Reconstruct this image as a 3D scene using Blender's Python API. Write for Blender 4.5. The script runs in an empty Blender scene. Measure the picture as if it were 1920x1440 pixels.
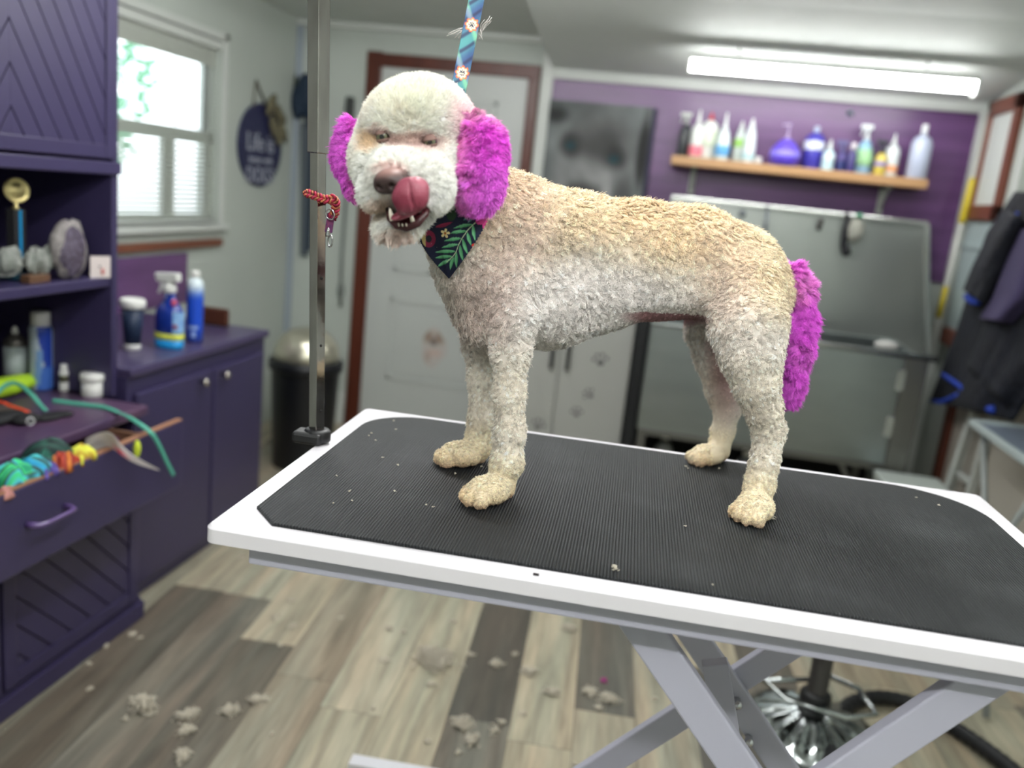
import bpy, bmesh, math, random
import numpy as np
from mathutils import Vector, Matrix
rng = np.random.default_rng(7); random.seed(7)
C = bpy.context.scene.collection
PI = math.pi
# ---------------------------------------------------------------- camera basis (measured from the photograph)
H = 1.5
F = 1604.8307
RT = np.array([0.97450, 0.19489, 0.10363]); 
_y, _p, _r = map(math.radians, (-9.97579129, -12.59619268, 6.09808557))
FW = np.array([math.sin(_y)*math.cos(_p), math.cos(_y)*math.cos(_p), math.sin(_p)])
_rt = np.array([math.cos(_y), -math.sin(_y), 0.0]); _up = np.cross(_rt, FW)
RT = math.cos(_r)*_rt + math.sin(_r)*_up
UP = -math.sin(_r)*_rt + math.cos(_r)*_up
CAM = np.array([0, 0, H])
def ray(x, y): return FW + RT*(x-960)/F - UP*(y-720)/F
def atX(x, y, X): d = ray(x, y); return CAM + d*(X/d[0])
def atY(x, y, Y): d = ray(x, y); return CAM + d*(Y/d[1])
def atZ(x, y, Z): d = ray(x, y); return CAM + d*((Z-H)/d[2])
def px2m(px, P): return px*float(np.dot(np.asarray(P)-CAM, FW))/F
# ---------------------------------------------------------------- materials
def lin(c):
    if isinstance(c, str):
        c = c.lstrip('#'); c = [int(c[i:i+2], 16)/255 for i in (0, 2, 4)]
    return tuple((v/12.92 if v <= .04045 else ((v+.055)/1.055)**2.4) for v in c[:3]) + (1.0,)
MATS = {}
def mat(name, c='#808080', rough=.5, metal=0, spec=.5, emit=None, est=0, trans=0, noise=None, bump=None, attr=None, sheen=0, coat=0, ior=1.45, aniso=0):
    if name in MATS: return MATS[name]
    m = bpy.data.materials.new(name); m.use_nodes = True
    nt = m.node_tree; b = nt.nodes['Principled BSDF']; L = nt.links.new
    b.inputs['Base Color'].default_value = lin(c); b.inputs['Roughness'].default_value = rough
    b.inputs['Metallic'].default_value = metal; b.inputs['Specular IOR Level'].default_value = spec
    b.inputs['Transmission Weight'].default_value = trans; b.inputs['IOR'].default_value = ior
    b.inputs['Coat Weight'].default_value = coat; b.inputs['Sheen Weight'].default_value = sheen
    b.inputs['Anisotropic'].default_value = aniso
    if emit: b.inputs['Emission Color'].default_value = lin(emit); b.inputs['Emission Strength'].default_value = est
    if attr:
        a = nt.nodes.new('ShaderNodeAttribute'); a.attribute_name = attr; L(a.outputs['Color'], b.inputs['Base Color'])
    tc = None
    if noise or bump:
        tc = nt.nodes.new('ShaderNodeTexCoord')
    if noise:                                   # (scale, amount, second colour, stretch xyz)
        mp = nt.nodes.new('ShaderNodeMapping'); L(tc.outputs['Object'], mp.inputs[0])
        mp.inputs['Scale'].default_value = noise[3] if len(noise) > 3 else (1, 1, 1)
        n = nt.nodes.new('ShaderNodeTexNoise'); n.inputs['Scale'].default_value = noise[0]; n.inputs['Detail'].default_value = 5
        L(mp.outputs[0], n.inputs['Vector'])
        r = nt.nodes.new('ShaderNodeMapRange'); r.inputs[1].default_value = .35; r.inputs[2].default_value = .7; r.inputs[4].default_value = noise[1]
        L(n.outputs[0], r.inputs[0])
        mx = nt.nodes.new('ShaderNodeMix'); mx.data_type = 'RGBA'; L(r.outputs[0], mx.inputs[0])
        mx.inputs[6].default_value = lin(c); mx.inputs[7].default_value = lin(noise[2])
        L(mx.outputs[2], b.inputs['Base Color'])
    if bump:                                    # (scale, strength, distance)
        n = nt.nodes.new('ShaderNodeTexNoise'); n.inputs['Scale'].default_value = bump[0]; n.inputs['Detail'].default_value = 4
        L(tc.outputs['Object'], n.inputs['Vector'])
        bp = nt.nodes.new('ShaderNodeBump'); bp.inputs['Strength'].default_value = bump[1]; bp.inputs['Distance'].default_value = bump[2] if len(bump) > 2 else .002
        L(n.outputs[0], bp.inputs['Height']); L(bp.outputs[0], b.inputs['Normal'])
    MATS[name] = m
    return m
# ---------------------------------------------------------------- mesh builder
ORG = {}
def tag(o, label=None, cat=None, group=None, kind=None):
    if label: o['label'] = label
    if cat: o['category'] = cat
    if group: o['group'] = group
    if kind: o['kind'] = kind
    return o
def thing(name, loc, label, cat, group=None):
    o = bpy.data.objects.new(name, None); C.objects.link(o); o.location = loc; o.empty_display_size = .02
    ORG[o.name] = np.array(loc, float); tag(o, label, cat, group); return o
def link(name, me, parent=None, origin=None):
    o = bpy.data.objects.new(name, me); C.objects.link(o)
    if parent is not None:
        o.parent = parent; ORG[o.name] = ORG[parent.name]
    else:
        origin = np.zeros(3) if origin is None else np.asarray(origin, float)
        o.location = origin; ORG[o.name] = origin
    return o
class MB:
    def __init__(s): s.v = []; s.f = []; s.sm = []
    def add(s, vs, fs, smooth=False):
        k = len(s.v); s.v += [tuple(float(q) for q in v) for v in vs]
        s.f += [tuple(i+k for i in f) for f in fs]; s.sm += [smooth]*len(fs); return s
    def obox(s, c, ax, hs, smooth=False):
        c = np.asarray(c, float); ax = [np.asarray(a, float)/np.linalg.norm(a) for a in ax]
        vs = [c + ax[0]*hs[0]*i + ax[1]*hs[1]*j + ax[2]*hs[2]*k for i in (-1, 1) for j in (-1, 1) for k in (-1, 1)]
        fs = [(0, 1, 3, 2), (4, 6, 7, 5), (0, 4, 5, 1), (2, 3, 7, 6), (0, 2, 6, 4), (1, 5, 7, 3)]
        if np.dot(np.cross(ax[0], ax[1]), ax[2]) < 0: fs = [f[::-1] for f in fs]
        return s.add(vs, fs, smooth)
    def box(s, x0, x1, y0, y1, z0, z1):
        return s.obox(((x0+x1)/2, (y0+y1)/2, (z0+z1)/2), ((1, 0, 0), (0, 1, 0), (0, 0, 1)), (abs(x1-x0)/2, abs(y1-y0)/2, abs(z1-z0)/2))
    def bar(s, a, b, w, h, up=(0, 0, 1)):       # rectangular bar a->b, w sideways, h along up
        a = np.asarray(a, float); b = np.asarray(b, float); d = b-a; L = np.linalg.norm(d); d = d/L
        sd = np.cross(d, np.asarray(up, float)); sd /= np.linalg.norm(sd); u = np.cross(sd, d)
        return s.obox((a+b)/2, (d, sd, u), (L/2, w/2, h/2))
    def tube(s, path, r, n=12, caps=True, flat=None, closed=False):
        P = [np.asarray(p, float) for p in path]; m = len(P); R = r if hasattr(r, '__len__') else [r]*m
        vs = []; T = []
        for i in range(m):
            if closed: t = P[(i+1) % m]-P[i-1]
            else: t = P[min(i+1, m-1)]-P[max(i-1, 0)]
            T.append(t/(np.linalg.norm(t)+1e-12))
        ref = np.array([0, 0, 1.]) if abs(T[0][2]) < .9 else np.array([1., 0, 0])
        nn = np.cross(T[0], ref); nn /= np.linalg.norm(nn)
        for i in range(m):
            nn = nn-T[i]*np.dot(nn, T[i]); nn /= np.linalg.norm(nn)+1e-12; bb = np.cross(T[i], nn)
            for k in range(n):
                a = 2*PI*k/n; fx, fy = (flat if flat else (1, 1))
                vs.append(P[i]+R[i]*(nn*math.cos(a)*fx+bb*math.sin(a)*fy))
        fs = []
        for i in range(m if closed else m-1):
            j = (i+1) % m
            for k in range(n):
                fs.append((i*n+k, i*n+(k+1) % n, j*n+(k+1) % n, j*n+k))
        if caps and not closed: fs += [tuple(range(n))[::-1], tuple((m-1)*n+k for k in range(n))]
        return s.add(vs, fs, True)
    def lathe(s, prof, c, axis=(0, 0, 1), n=28, sx=1, sy=1, ref=None):
        ax = np.asarray(axis, float); ax /= np.linalg.norm(ax); c = np.asarray(c, float)
        if ref is None: ref = np.array([1., 0, 0]) if abs(ax[0]) < .9 else np.array([0, 1., 0])
        ref = np.asarray(ref, float)
        u = ref-ax*np.dot(ref, ax); u /= np.linalg.norm(u); w = np.cross(ax, u); vs = []; fs = []
        for (r, z) in prof:
            for k in range(n):
                a = 2*PI*k/n; vs.append(c+ax*z+(u*math.cos(a)*sx+w*math.sin(a)*sy)*max(r, 1e-5))
        for i in range(len(prof)-1):
            for k in range(n): fs.append((i*n+k, i*n+(k+1) % n, (i+1)*n+(k+1) % n, (i+1)*n+k))
        fs += [tuple(range(n))[::-1], tuple((len(prof)-1)*n+k for k in range(n))]
        return s.add(vs, fs, True)
    def prism(s, poly, off):                    # planar 3D polygon extruded by a vector
        n = len(poly); P = [np.asarray(p, float) for p in poly]; off = np.asarray(off, float)
        nv = sum(np.cross(P[i]-P[0], P[(i+1) % n]-P[0]) for i in range(n))
        fs = [tuple(range(n))[::-1], tuple(range(n, 2*n))]+[(i, (i+1) % n, n+(i+1) % n, n+i) for i in range(n)]
        if np.dot(nv, off) < 0: fs = [f[::-1] for f in fs]
        return s.add(P+[p+off for p in P], fs)
    def grid(s, fn, nu, nv, smooth=True):
        vs = [fn(i/(nu-1), j/(nv-1)) for i in range(nu) for j in range(nv)]
        fs = [(i*nv+j, (i+1)*nv+j, (i+1)*nv+j+1, i*nv+j+1) for i in range(nu-1) for j in range(nv-1)]
        return s.add(vs, fs, smooth)
    def ball(s, c, r, n=16, m=10, ax=None):
        r = r if hasattr(r, '__len__') else (r, r, r); c = np.asarray(c, float)
        ax = ax or ((1, 0, 0), (0, 1, 0), (0, 0, 1)); ax = [np.asarray(a, float) for a in ax]
        vs = []; fs = []
        for i in range(m+1):
            t = PI*i/m
            for k in range(n):
                a = 2*PI*k/n
                vs.append(c+ax[0]*r[0]*math.sin(t)*math.cos(a)+ax[1]*r[1]*math.sin(t)*math.sin(a)-ax[2]*r[2]*math.cos(t))
        for i in range(m):
            for k in range(n): fs.append((i*n+k, i*n+(k+1) % n, (i+1)*n+(k+1) % n, (i+1)*n+k))
        return s.add(vs, fs, True)
    def build(s, name, m, parent=None, bevel=0, origin=None, seg=2, thick=0, sub=0, smooth=None):
        if parent is not None: O = ORG[parent.name]
        else:
            if origin is None:
                a = np.array(s.v); origin = ((a[:, 0].min()+a[:, 0].max())/2, (a[:, 1].min()+a[:, 1].max())/2, a[:, 2].min())
            O = np.asarray(origin, float)
        me = bpy.data.meshes.new(name); me.from_pydata([tuple(np.array(v)-O) for v in s.v], [], s.f)
        me.polygons.foreach_set('use_smooth', s.sm if smooth is None else [smooth]*len(s.f)); me.update()
        if m is not None: me.materials.append(m)
        o = link(name, me, parent, O)
        if thick:
            md = o.modifiers.new('s', 'SOLIDIFY'); md.thickness = thick; md.offset = 0
        if sub:
            md = o.modifiers.new('u', 'SUBSURF'); md.levels = sub; md.render_levels = sub
        if bevel:
            md = o.modifiers.new('b', 'BEVEL'); md.width = bevel; md.segments = seg; md.limit_method = 'ANGLE'; md.angle_limit = .7
        return o
def one(name, m, fn, parent=None, **k):
    b = MB(); fn(b); return b.build(name, m, parent, **k)
def paint(o, fn, name='Col'):
    """per-corner colour attribute; fn(world Nx3) -> Nx3 sRGB 0..1"""
    me = o.data; n = len(me.vertices); co = np.empty(n*3); me.vertices.foreach_get('co', co); co = co.reshape(-1, 3)+ORG[o.name]
    c = np.clip(fn(co), 0, 1); c = np.where(c <= .04045, c/12.92, ((c+.055)/1.055)**2.4)
    a = me.color_attributes.new(name, 'FLOAT_COLOR', 'POINT'); d = np.ones((n, 4), np.float32); d[:, :3] = c
    a.data.foreach_set('color', d.ravel())
def hexc(h): h = h.lstrip('#'); return np.array([int(h[i:i+2], 16)/255 for i in (0, 2, 4)])
def wave_noise(P, scale, seed=0, oct=3):
    """cheap smooth pseudo-noise in [-1,1] from summed sines"""
    r = np.random.default_rng(seed); out = np.zeros(len(P)); amp = 1; tot = 0
    for o in range(oct):
        acc = np.zeros(len(P))
        for k in range(5):
            d = r.normal(size=3); d /= np.linalg.norm(d); f = scale*(2**o)*(0.7+.6*r.random())
            acc += np.sin(P@d*f+r.random()*6.28+1.7*np.sin(P@np.roll(d, 1)*f*.6+r.random()*6.28))
        out += amp*acc/5; tot += amp*.6; amp *= .5
    return np.clip(out/tot, -1, 1)
# ================================================================ ROOM
XL, XR, YB, YF, ZC = -2.29, 1.395, 4.84, -1.6, 2.325
wall_m = mat('wall_paint', '#b9c0b9', .6, noise=(3, .5, '#b1b9b2'), bump=(60, .05))
ceil_m = mat('ceiling_paint', '#d3d8d4', .7, noise=(6, .6, '#c9cfca'), bump=(40, .08))
white_trim = mat('white_trim', '#c9cdc8', .4)
brown = mat('brown_casing', '#5a2a1c', .35, noise=(9, .7, '#3f1c12', (1, 1, .1)))
def floor_mat():
    m = bpy.data.materials.new('vinyl_planks'); m.use_nodes = True; nt = m.node_tree; N = nt.nodes.new; L = nt.links.new
    b = nt.nodes['Principled BSDF']; b.inputs['Roughness'].default_value = .42
    tc = N('ShaderNodeTexCoord'); mp = N('ShaderNodeMapping'); mp.inputs['Rotation'].default_value = (0, 0, math.radians(-4.7))
    mp.inputs['Location'].default_value = (.105, 0, 0)
    L(tc.outputs['Object'], mp.inputs[0]); sp = N('ShaderNodeSeparateXYZ'); L(mp.outputs[0], sp.inputs[0])
    def math_(op, a, v=None):
        n = N('ShaderNodeMath'); n.operation = op
        if hasattr(a, 'links') or hasattr(a, 'is_linked'): L(a, n.inputs[0])
        else: n.inputs[0].default_value = a
        if v is not None:
            if hasattr(v, 'is_linked'): L(v, n.inputs[1])
            else: n.inputs[1].default_value = v
        return n.outputs[0]
    xs = math_('DIVIDE', sp.outputs[0], .183); row = math_('FLOOR', xs); fx = math_('FRACT', xs)
    wn = N('ShaderNodeTexWhiteNoise'); wn.noise_dimensions = '1D'; L(row, wn.inputs['W'])
    off = math_('MULTIPLY', wn.outputs['Value'], 7.3)
    ys = math_('ADD', math_('DIVIDE', sp.outputs[1], 1.22), off); col_ = math_('FLOOR', ys); fy = math_('FRACT', ys)
    cb = N('ShaderNodeCombineXYZ'); L(row, cb.inputs[0]); L(col_, cb.inputs[1])
    w2 = N('ShaderNodeTexWhiteNoise'); w2.noise_dimensions = '2D'; L(cb.outputs[0], w2.inputs['Vector'])
    cr = N('ShaderNodeValToRGB'); cr.color_ramp.interpolation = 'CONSTANT'; L(w2.outputs['Value'], cr.inputs[0])
    el = cr.color_ramp.elements; cols = ['#aca695', '#8b867a', '#b4ae9d', '#67625a', '#a29b8b', '#948c7f', '#55524d', '#afa999', '#746f67']
    el[0].color = lin(cols[0]); el[1].position = 1/len(cols); el[1].color = lin(cols[1])
    for i in range(2, len(cols)): e = el.new(i/len(cols)); e.color = lin(cols[i])
    # grain, shifted per plank
    g = N('ShaderNodeMapping'); g.inputs['Scale'].default_value = (16, 1.3, 1); L(mp.outputs[0], g.inputs[0])
    va = N('ShaderNodeVectorMath'); va.operation = 'ADD'; L(g.outputs[0], va.inputs[0])
    sc = N('ShaderNodeVectorMath'); sc.operation = 'SCALE'; sc.inputs[3].default_value = 37.0; L(w2.outputs['Color'], sc.inputs[0]); L(sc.outputs[0], va.inputs[1])
    n1 = N('ShaderNodeTexNoise'); n1.inputs['Scale'].default_value = 1.3; n1.inputs['Detail'].default_value = 7; n1.inputs['Distortion'].default_value = .8; L(va.outputs[0], n1.inputs['Vector'])
    n2 = N('ShaderNodeTexNoise'); n2.inputs['Scale'].default_value = 6; n2.inputs['Detail'].default_value = 6; L(va.outputs[0], n2.inputs['Vector'])
    mr = N('ShaderNodeMapRange'); mr.inputs[1].default_value = .3; mr.inputs[2].default_value = .7; mr.inputs[3].default_value = .62; mr.inputs[4].default_value = 1.22; L(n1.outputs[0], mr.inputs[0])
    mr2 = N('ShaderNodeMapRange'); mr2.inputs[1].default_value = .3; mr2.inputs[2].default_value = .7; mr2.inputs[3].default_value = .85; mr2.inputs[4].default_value = 1.1; L(n2.outputs[0], mr2.inputs[0])
    k = math_('MULTIPLY', mr.outputs[0], mr2.outputs[0])
    # joints
    jx = math_('LESS_THAN', fx, .012); jy = math_('LESS_THAN', fy, .0025); j = math_('MAXIMUM', jx, jy)
    kj = math_('SUBTRACT', k, math_('MULTIPLY', j, .45))
    mx = N('ShaderNodeVectorMath'); mx.operation = 'SCALE'; L(cr.outputs[0], mx.inputs[0]); L(kj, mx.inputs[3])
    # greenish / brownish tint per plank patch
    n3 = N('ShaderNodeTexNoise'); n3.inputs['Scale'].default_value = .7; L(va.outputs[0], n3.inputs['Vector'])
    tr = N('ShaderNodeValToRGB'); tr.color_ramp.elements[0].position = .35; tr.color_ramp.elements[0].color = (1.08, .98, .88, 1)
    tr.color_ramp.elements[1].position = .65; tr.color_ramp.elements[1].color = (.95, 1.0, .95, 1); L(n3.outputs[0], tr.inputs[0])
    mu = N('ShaderNodeVectorMath'); mu.operation = 'MULTIPLY'; L(mx.outputs[0], mu.inputs[0]); L(tr.outputs[0], mu.inputs[1])
    L(mu.outputs[0], b.inputs['Base Color'])
    bp = N('ShaderNodeBump'); bp.inputs['Strength'].default_value = .15; bp.inputs['Distance'].default_value = .002; L(kj, bp.inputs['Height']); L(bp.outputs[0], b.inputs['Normal'])
    return m
def struct(name, m, fn, **k):
    o = one(name, m, fn, **k); o['kind'] = 'structure'; return o
struct('floor', floor_mat(), lambda b: b.box(XL-.1, XR+.1, YF-.1, YB+.1, -.08, 0), origin=(0, 0, 0))
struct('ceiling', ceil_m, lambda b: b.box(XL-.1, XR+.1, YF-.1, YB+.1, ZC, ZC+.08))
# left wall with window opening
WY0, WY1, WZ0, WZ1 = 2.30, 4.02, 1.19, 2.06
def wl(b):
    b.box(XL-.12, XL, YF-.1, WY0, 0, ZC); b.box(XL-.12, XL, WY1, YB+.1, 0, ZC)
    b.box(XL-.12, XL, WY0, WY1, 0, WZ0); b.box(XL-.12, XL, WY0, WY1, WZ1, ZC)
struct('wall_left', wall_m, wl)
struct('wall_right', wall_m, lambda b: b.box(XR, XR+.1, YF-.1, YB+.1, 0, ZC))
struct('wall_back', wall_m, lambda b: b.box(XL, XR, YB, YB+.1, 0, ZC))
struct('wall_front', wall_m, lambda b: b.box(XL, XR, YF-.1, YF, 0, ZC))
# purple cladding on the back wall
def purple_mat():
    m = mat('purple_boards', '#6a4876', .32, noise=(2.2, .9, '#553862', (1, 1, 9)), bump=(30, .1)); return m
struct('wall_back', purple_mat(), lambda b: b.box(-.80, XR, YB-.012, YB, 1.27, 2.142))
struct('trim_1', white_trim, lambda b: b.box(-.862, -.80, YB-.03, YB, 0, 2.25), bevel=.004)
# coving along the top of the purple boards
def cove(b):
    b.prism([(-.80, YB, 2.135), (-.80, YB-.05, 2.135), (-.80, YB-.07, 2.165), (-.80, 3.75, ZC), (-.80, YB, ZC)], (XR+.80, 0, 0))
struct('trim_2', ceil_m, cove)
struct('trim_3', white_trim, lambda b: b.box(-.80, XR, YB-.045, YB-.012, 2.118, 2.142), bevel=.004)
struct('trim_4', white_trim, lambda b: b.box(XL, -.80, YB-.05, YB, ZC-.035, ZC), bevel=.01)
struct('trim_5', white_trim, lambda b: b.box(XR-.035, XR, YB-.06, YB-.012, 0, 2.14), bevel=.004)
struct('trim_6', mat('grey_blue_trim', '#98a2ad', .4), lambda b: b.box(XL, XL+.03, YB-.03, YB, 0, ZC-.035), bevel=.004)
struct('baseboard_back', white_trim, lambda b: (b.box(XL, -1.875, YB-.015, YB, 0, .20), b.box(XL, -1.875, YB-.022, YB, .0, .12)), bevel=.003)
struct('baseboard_right', white_trim, lambda b: b.box(XR-.015, XR, 2.0, 4.25, 0, .1), bevel=.003)
# ---- the door with its brown casing
d = bpy.data.objects.new('door_1', None); C.objects.link(d); d.location = (-1.34, YB, 0); ORG[d.name] = np.array((-1.34, YB, 0.)); d['kind'] = 'structure'
one('casing', brown, lambda b: (b.box(-1.865, -1.775, YB-.03, YB, 0, 2.185), b.box(-.935, -.872, YB-.03, YB, 0, 2.15), b.box(-1.865, -.872, YB-.032, YB, 2.105, 2.178)), parent=d, bevel=.005)
doorw = mat('door_white', '#bcc0bd', .35)
def slab(b):
    b.box(-1.775, -.935, YB-.018, YB, .01, 2.105)
    for (z0, z1) in ((.33, .82), (.98, 1.50), (1.62, 1.97)):
        for (x0, x1) in ((-1.62, -1.40), (-1.31, -1.09)) if z0 > .9 else ((-1.62, -1.09),):
            w = .022; zz = YB-.027
            b.box(x0, x1, zz, YB-.018, z0, z0+w); b.box(x0, x1, zz, YB-.018, z1-w, z1)
            b.box(x0, x0+w, zz, YB-.018, z0, z1); b.box(x1-w, x1, zz, YB-.018, z0, z1)
            b.box(x0+.045, x1-.045, YB-.024, YB-.018, z0+.045, z1-.045)
one('door_slab', doorw, slab, parent=d, bevel=.005)
one('door_knob', mat('brushed_nickel', '#a9a6a0', .25, 1), lambda b: (b.lathe([(.028, 0), (.028, .006), (.012, .01), (.011, .03), (.026, .04), (.03, .055), (.02, .068), (0, .07)], (-1.0, YB-.018, .98), (0, -1, 0))), parent=d)
# ---- left window: frame, panes, sill, trim
w = bpy.data.objects.new('window_1', None); C.objects.link(w); w.location = (XL, 3.2, WZ0); ORG[w.name] = np.array((XL, 3.2, WZ0)); w['kind'] = 'structure'
vinyl = mat('white_vinyl', '#e6ecea', .35)
def wf(b):
    x0, x1 = XL-.10, XL-.04
    b.box(x0, x1, WY0, WY1, WZ0, WZ0+.045); b.box(x0, x1, WY0, WY1, WZ1-.045, WZ1)
    b.box(x0, x1, WY1-.05, WY1, WZ0, WZ1); b.box(x0, x1, WY0, WY0+.05, WZ0, WZ1)
    b.box(x0+.01, x1, WY0, WY1, 1.575, 1.63)
    b.box(x0+.015, x1-.01, 3.63, 3.70, WZ0, 1.6)
one('window_frame', vinyl, wf, parent=w, bevel=.004)
glass = mat('window_glass', '#ffffff', .0, trans=1, ior=1.45)
one('pane', glass, lambda b: b.box(XL-.075, XL-.071, WY0+.04, WY1-.04, 1.62, WZ1-.04), parent=w)
one('pane', glass, lambda b: b.box(XL-.062, XL-.058, WY0+.04, WY1-.04, WZ0+.04, 1.585), parent=w)
def sill(b):
    b.box(XL-.02, XL+.012, WY0, WY1+.035, WZ1, WZ1+.035); b.box(XL-.0, XL+.012, WY1, WY1+.035, WZ0-.03, WZ1+.035); b.box(XL-.03, XL+.035, WY0, WY1+.05, WZ0-.03, WZ0)
one('window_trim', white_trim, sill, parent=w, bevel=.003)
# ---- right window in brown frame, upper white pane and lower pale pane
w2 = bpy.data.objects.new('window_2', None); C.objects.link(w2); w2.location = (XR, 4.4, 1.0); ORG[w2.name] = np.array((XR, 4.4, 1.0)); w2['kind'] = 'structure'
casing2 = mat('red_brown_casing', '#7a4536', .4, noise=(9, .6, '#64352a', (1, .1, 1)))
def wf2(b):
    y0, y1, z0, z1 = 4.30, 4.72, 1.60, 2.16; t = .07; x0 = XR-.03
    b.box(x0, XR, y0, y1, z0, z0+t); b.box(x0, XR, y0, y1, z1-t, z1); b.box(x0, XR, y0, y0+.055, z0, z1); b.box(x0, XR, y1-.055, y1, z0, z1)
one('window_frame', casing2, wf2, parent=w2, bevel=.004)
one('pane', mat('frosted_pane', '#d5dad5', .5), lambda b: b.box(XR-.012, XR-.004, 4.35, 4.67, 1.66, 2.10), parent=w2)
struct('trim_7', mat('pale_teal_panel', '#a9b9b9', .35), lambda b: (b.box(XR-.010, XR, 4.22, 4.72, 1.06, 1.59), b.box(XR-.018, XR, 4.22, 4.72, 1.46, 1.49)), bevel=.003)
struct('trim_8', casing2, lambda b: b.box(XR-.03, XR, 4.5, 4.70, .98, 1.06), bevel=.004)
struct('trim_9', white_trim, lambda b: b.box(XR-.03, XR, 4.10, 4.17, .95, ZC), bevel=.004)
# right-wall door: white leaf between dark brown jambs
d2 = bpy.data.objects.new('door_2', None); C.objects.link(d2); d2.location = (XR, 3.9, 0); ORG[d2.name] = np.array((XR, 3.9, 0.)); d2['kind'] = 'structure'
one('casing', brown, lambda b: (b.box(XR-.04, XR, 4.27, 4.34, 0, .95), b.box(XR-.04, XR, 3.2, 4.34, .93, .985)), parent=d2, bevel=.004)
one('door_slab', mat('door_cream', '#b5afa4', .4), lambda b: b.box(XR-.012, XR, 3.2, 4.27, 0.01, .93), parent=d2)
LAMP = 60
# ---- ceiling tube lights: one in view above the shelf, one inferred over the table, the rest added unseen for brightness
def tube_light(loc, L, ang, label, top_z=2.325, est=60, hw=.019):
    x, y, z = loc; t = thing('tube_light', (x, y, z), label, 'ceiling light', None)
    dx, dy = math.cos(ang), math.sin(ang); D = np.array((dx, dy, 0)); S = np.array((-dy, dx, 0)); c = np.array(loc)
    one('housing', white_trim, lambda b: (b.obox(c+(0, 0, .045), (D, S, (0, 0, 1)), (L/2+.01, hw, .012)), b.obox(c+(0, 0, .0)+D*(L/2+.008), (D, S, (0, 0, 1)), (.008, .034, .03)), b.obox(c-D*(L/2+.008), (D, S, (0, 0, 1)), (.008, .034, .03))), parent=t, bevel=.003)
    zt = top_z-z-.057
    if zt > .015:
        for s in (-1, 1): one('stem', white_trim, lambda b: b.tube([c+D*s*L*.33+(0, 0, .055), c+D*s*L*.33+(0, 0, top_z-z)], .004, 8), parent=t)
    prof = [(.031*math.cos(a), .031*math.sin(a)) for a in np.linspace(-PI, 0, 15)]
    def dif(b):
        poly = [c-D*L/2+S*p[0]+np.array((0, 0, 1.))*(p[1]*.95+.015) for p in [(.031, .018)]+[(q[0], q[1]) for q in prof[::-1]]+[(-.031, .018)]]
        b.prism(poly, D*L)
    one('diffuser', mat('lamp_diffuser_%d' % est, '#ffffff', .5, emit='#fbfbfa', est=est), dif, parent=t, smooth=False)
    return t

tube_light((.535, 4.2, 2.135), 1.215, 0.0, 'long lit white ceiling tube light above the bottle shelf', 2.245, 27, hw=.034)
tube_light((-.35, 1.6, 2.25), 1.5, PI/2, 'lit ceiling tube light directly over the grooming table, above the frame', est=42)
tube_light((-.2, -.35, 2.25), 1.6, 0, 'unseen tube light behind the camera, added for brightness', est=48)  # unseen lamp, added to light the dog from the camera side
tube_light((.6, .5, 2.25), 1.5, PI/2, 'unseen tube light right of the camera, added for brightness', est=30)  # unseen lamp, added to raise the foreground brightness
tube_light((-.95, 2.75, 2.25), 1.5, 0, 'unseen tube light over the middle of the room, added for brightness', est=52)  # unseen lamp, added to even out the darker back of the room
# ================================================================ GROOMING TABLE (local frame u along, v across)
TY = math.radians(2.75758558); TU = np.array([math.cos(TY), math.sin(TY), 0]); TV = np.array([-math.sin(TY), math.cos(TY), 0]); TZ = np.array([0, 0, 1.])
ZT = 1.0753; TO = atZ(389, 983, ZT)
def T(u, v, z): return TO+TU*u+TV*v+TZ*(z-ZT)
def OV(x, y, v):
    d = ray(x, y); return CAM+d*(((TO-CAM)@TV+v)/(d@TV))
powder = mat('white_powder_coat', '#dcd9de', .32, coat=.2)
powder2 = mat('lilac_powder_coat', '#b7b7c6', .4)
tb = thing('grooming_table', (TO[0]+.5, TO[1]+.3, 0), 'white grooming table with black ribbed rubber top on crossed scissor legs', 'table')
TL, TW = 1.10, .61
def rim(b):
    # frame ring: outer rounded rectangle with a sloping lip, slight inner recess
    def rr(x0, x1, y0, y1, r, n=6):
        P = []
        for (cx, cy, a0) in ((x1-r[0], y1-r[0], 0), (x0+r[1], y1-r[1], PI/2), (x0+r[2], y0+r[2], PI), (x1-r[3], y0+r[3], 1.5*PI)):
            rad = r[(0, 1, 2, 3)[[0, PI/2, PI, 1.5*PI].index(a0)]]
            for k in range(n+1): a = a0+PI/2*k/n; P.append((cx+rad*math.cos(a), cy+rad*math.sin(a)))
        return P
    o = rr(0, TL, 0, TW, (.012, .012, .012, .012)); N = len(o)
    o2 = rr(-.0035, TL+.0035, -.0035, TW+.0035, (.014,)*4); o3 = rr(.014, TL-.014, .014, TW-.014, (.01,)*4)
    lv = [(o3, ZT-.024), (o2, ZT-.022), (o2, ZT-.0045), (o, ZT-.0008), (rr(.003, TL-.003, .003, TW-.003, (.01,)*4), ZT)]
    vs = [T(x, y, z) for ring, z in lv for x, y in ring]; fs = []
    for i in range(len(lv)-1):
        for k in range(N): fs.append((i*N+k, i*N+(k+1) % N, (i+1)*N+(k+1) % N, (i+1)*N+k))
    fs += [tuple(range(N))[::-1], tuple(4*N+k for k in range(N))]
    b.add(vs, fs)
top = one('tabletop', powder, rim, parent=tb)
one('paint_chip', mat('dark_chip', '#2a2426', .7), lambda b: b.obox(OV(1005, 1077, -.0008)+TZ*.0, (TU, TV, TZ), (.0035, .0006, .0014)), parent=tb)
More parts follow.
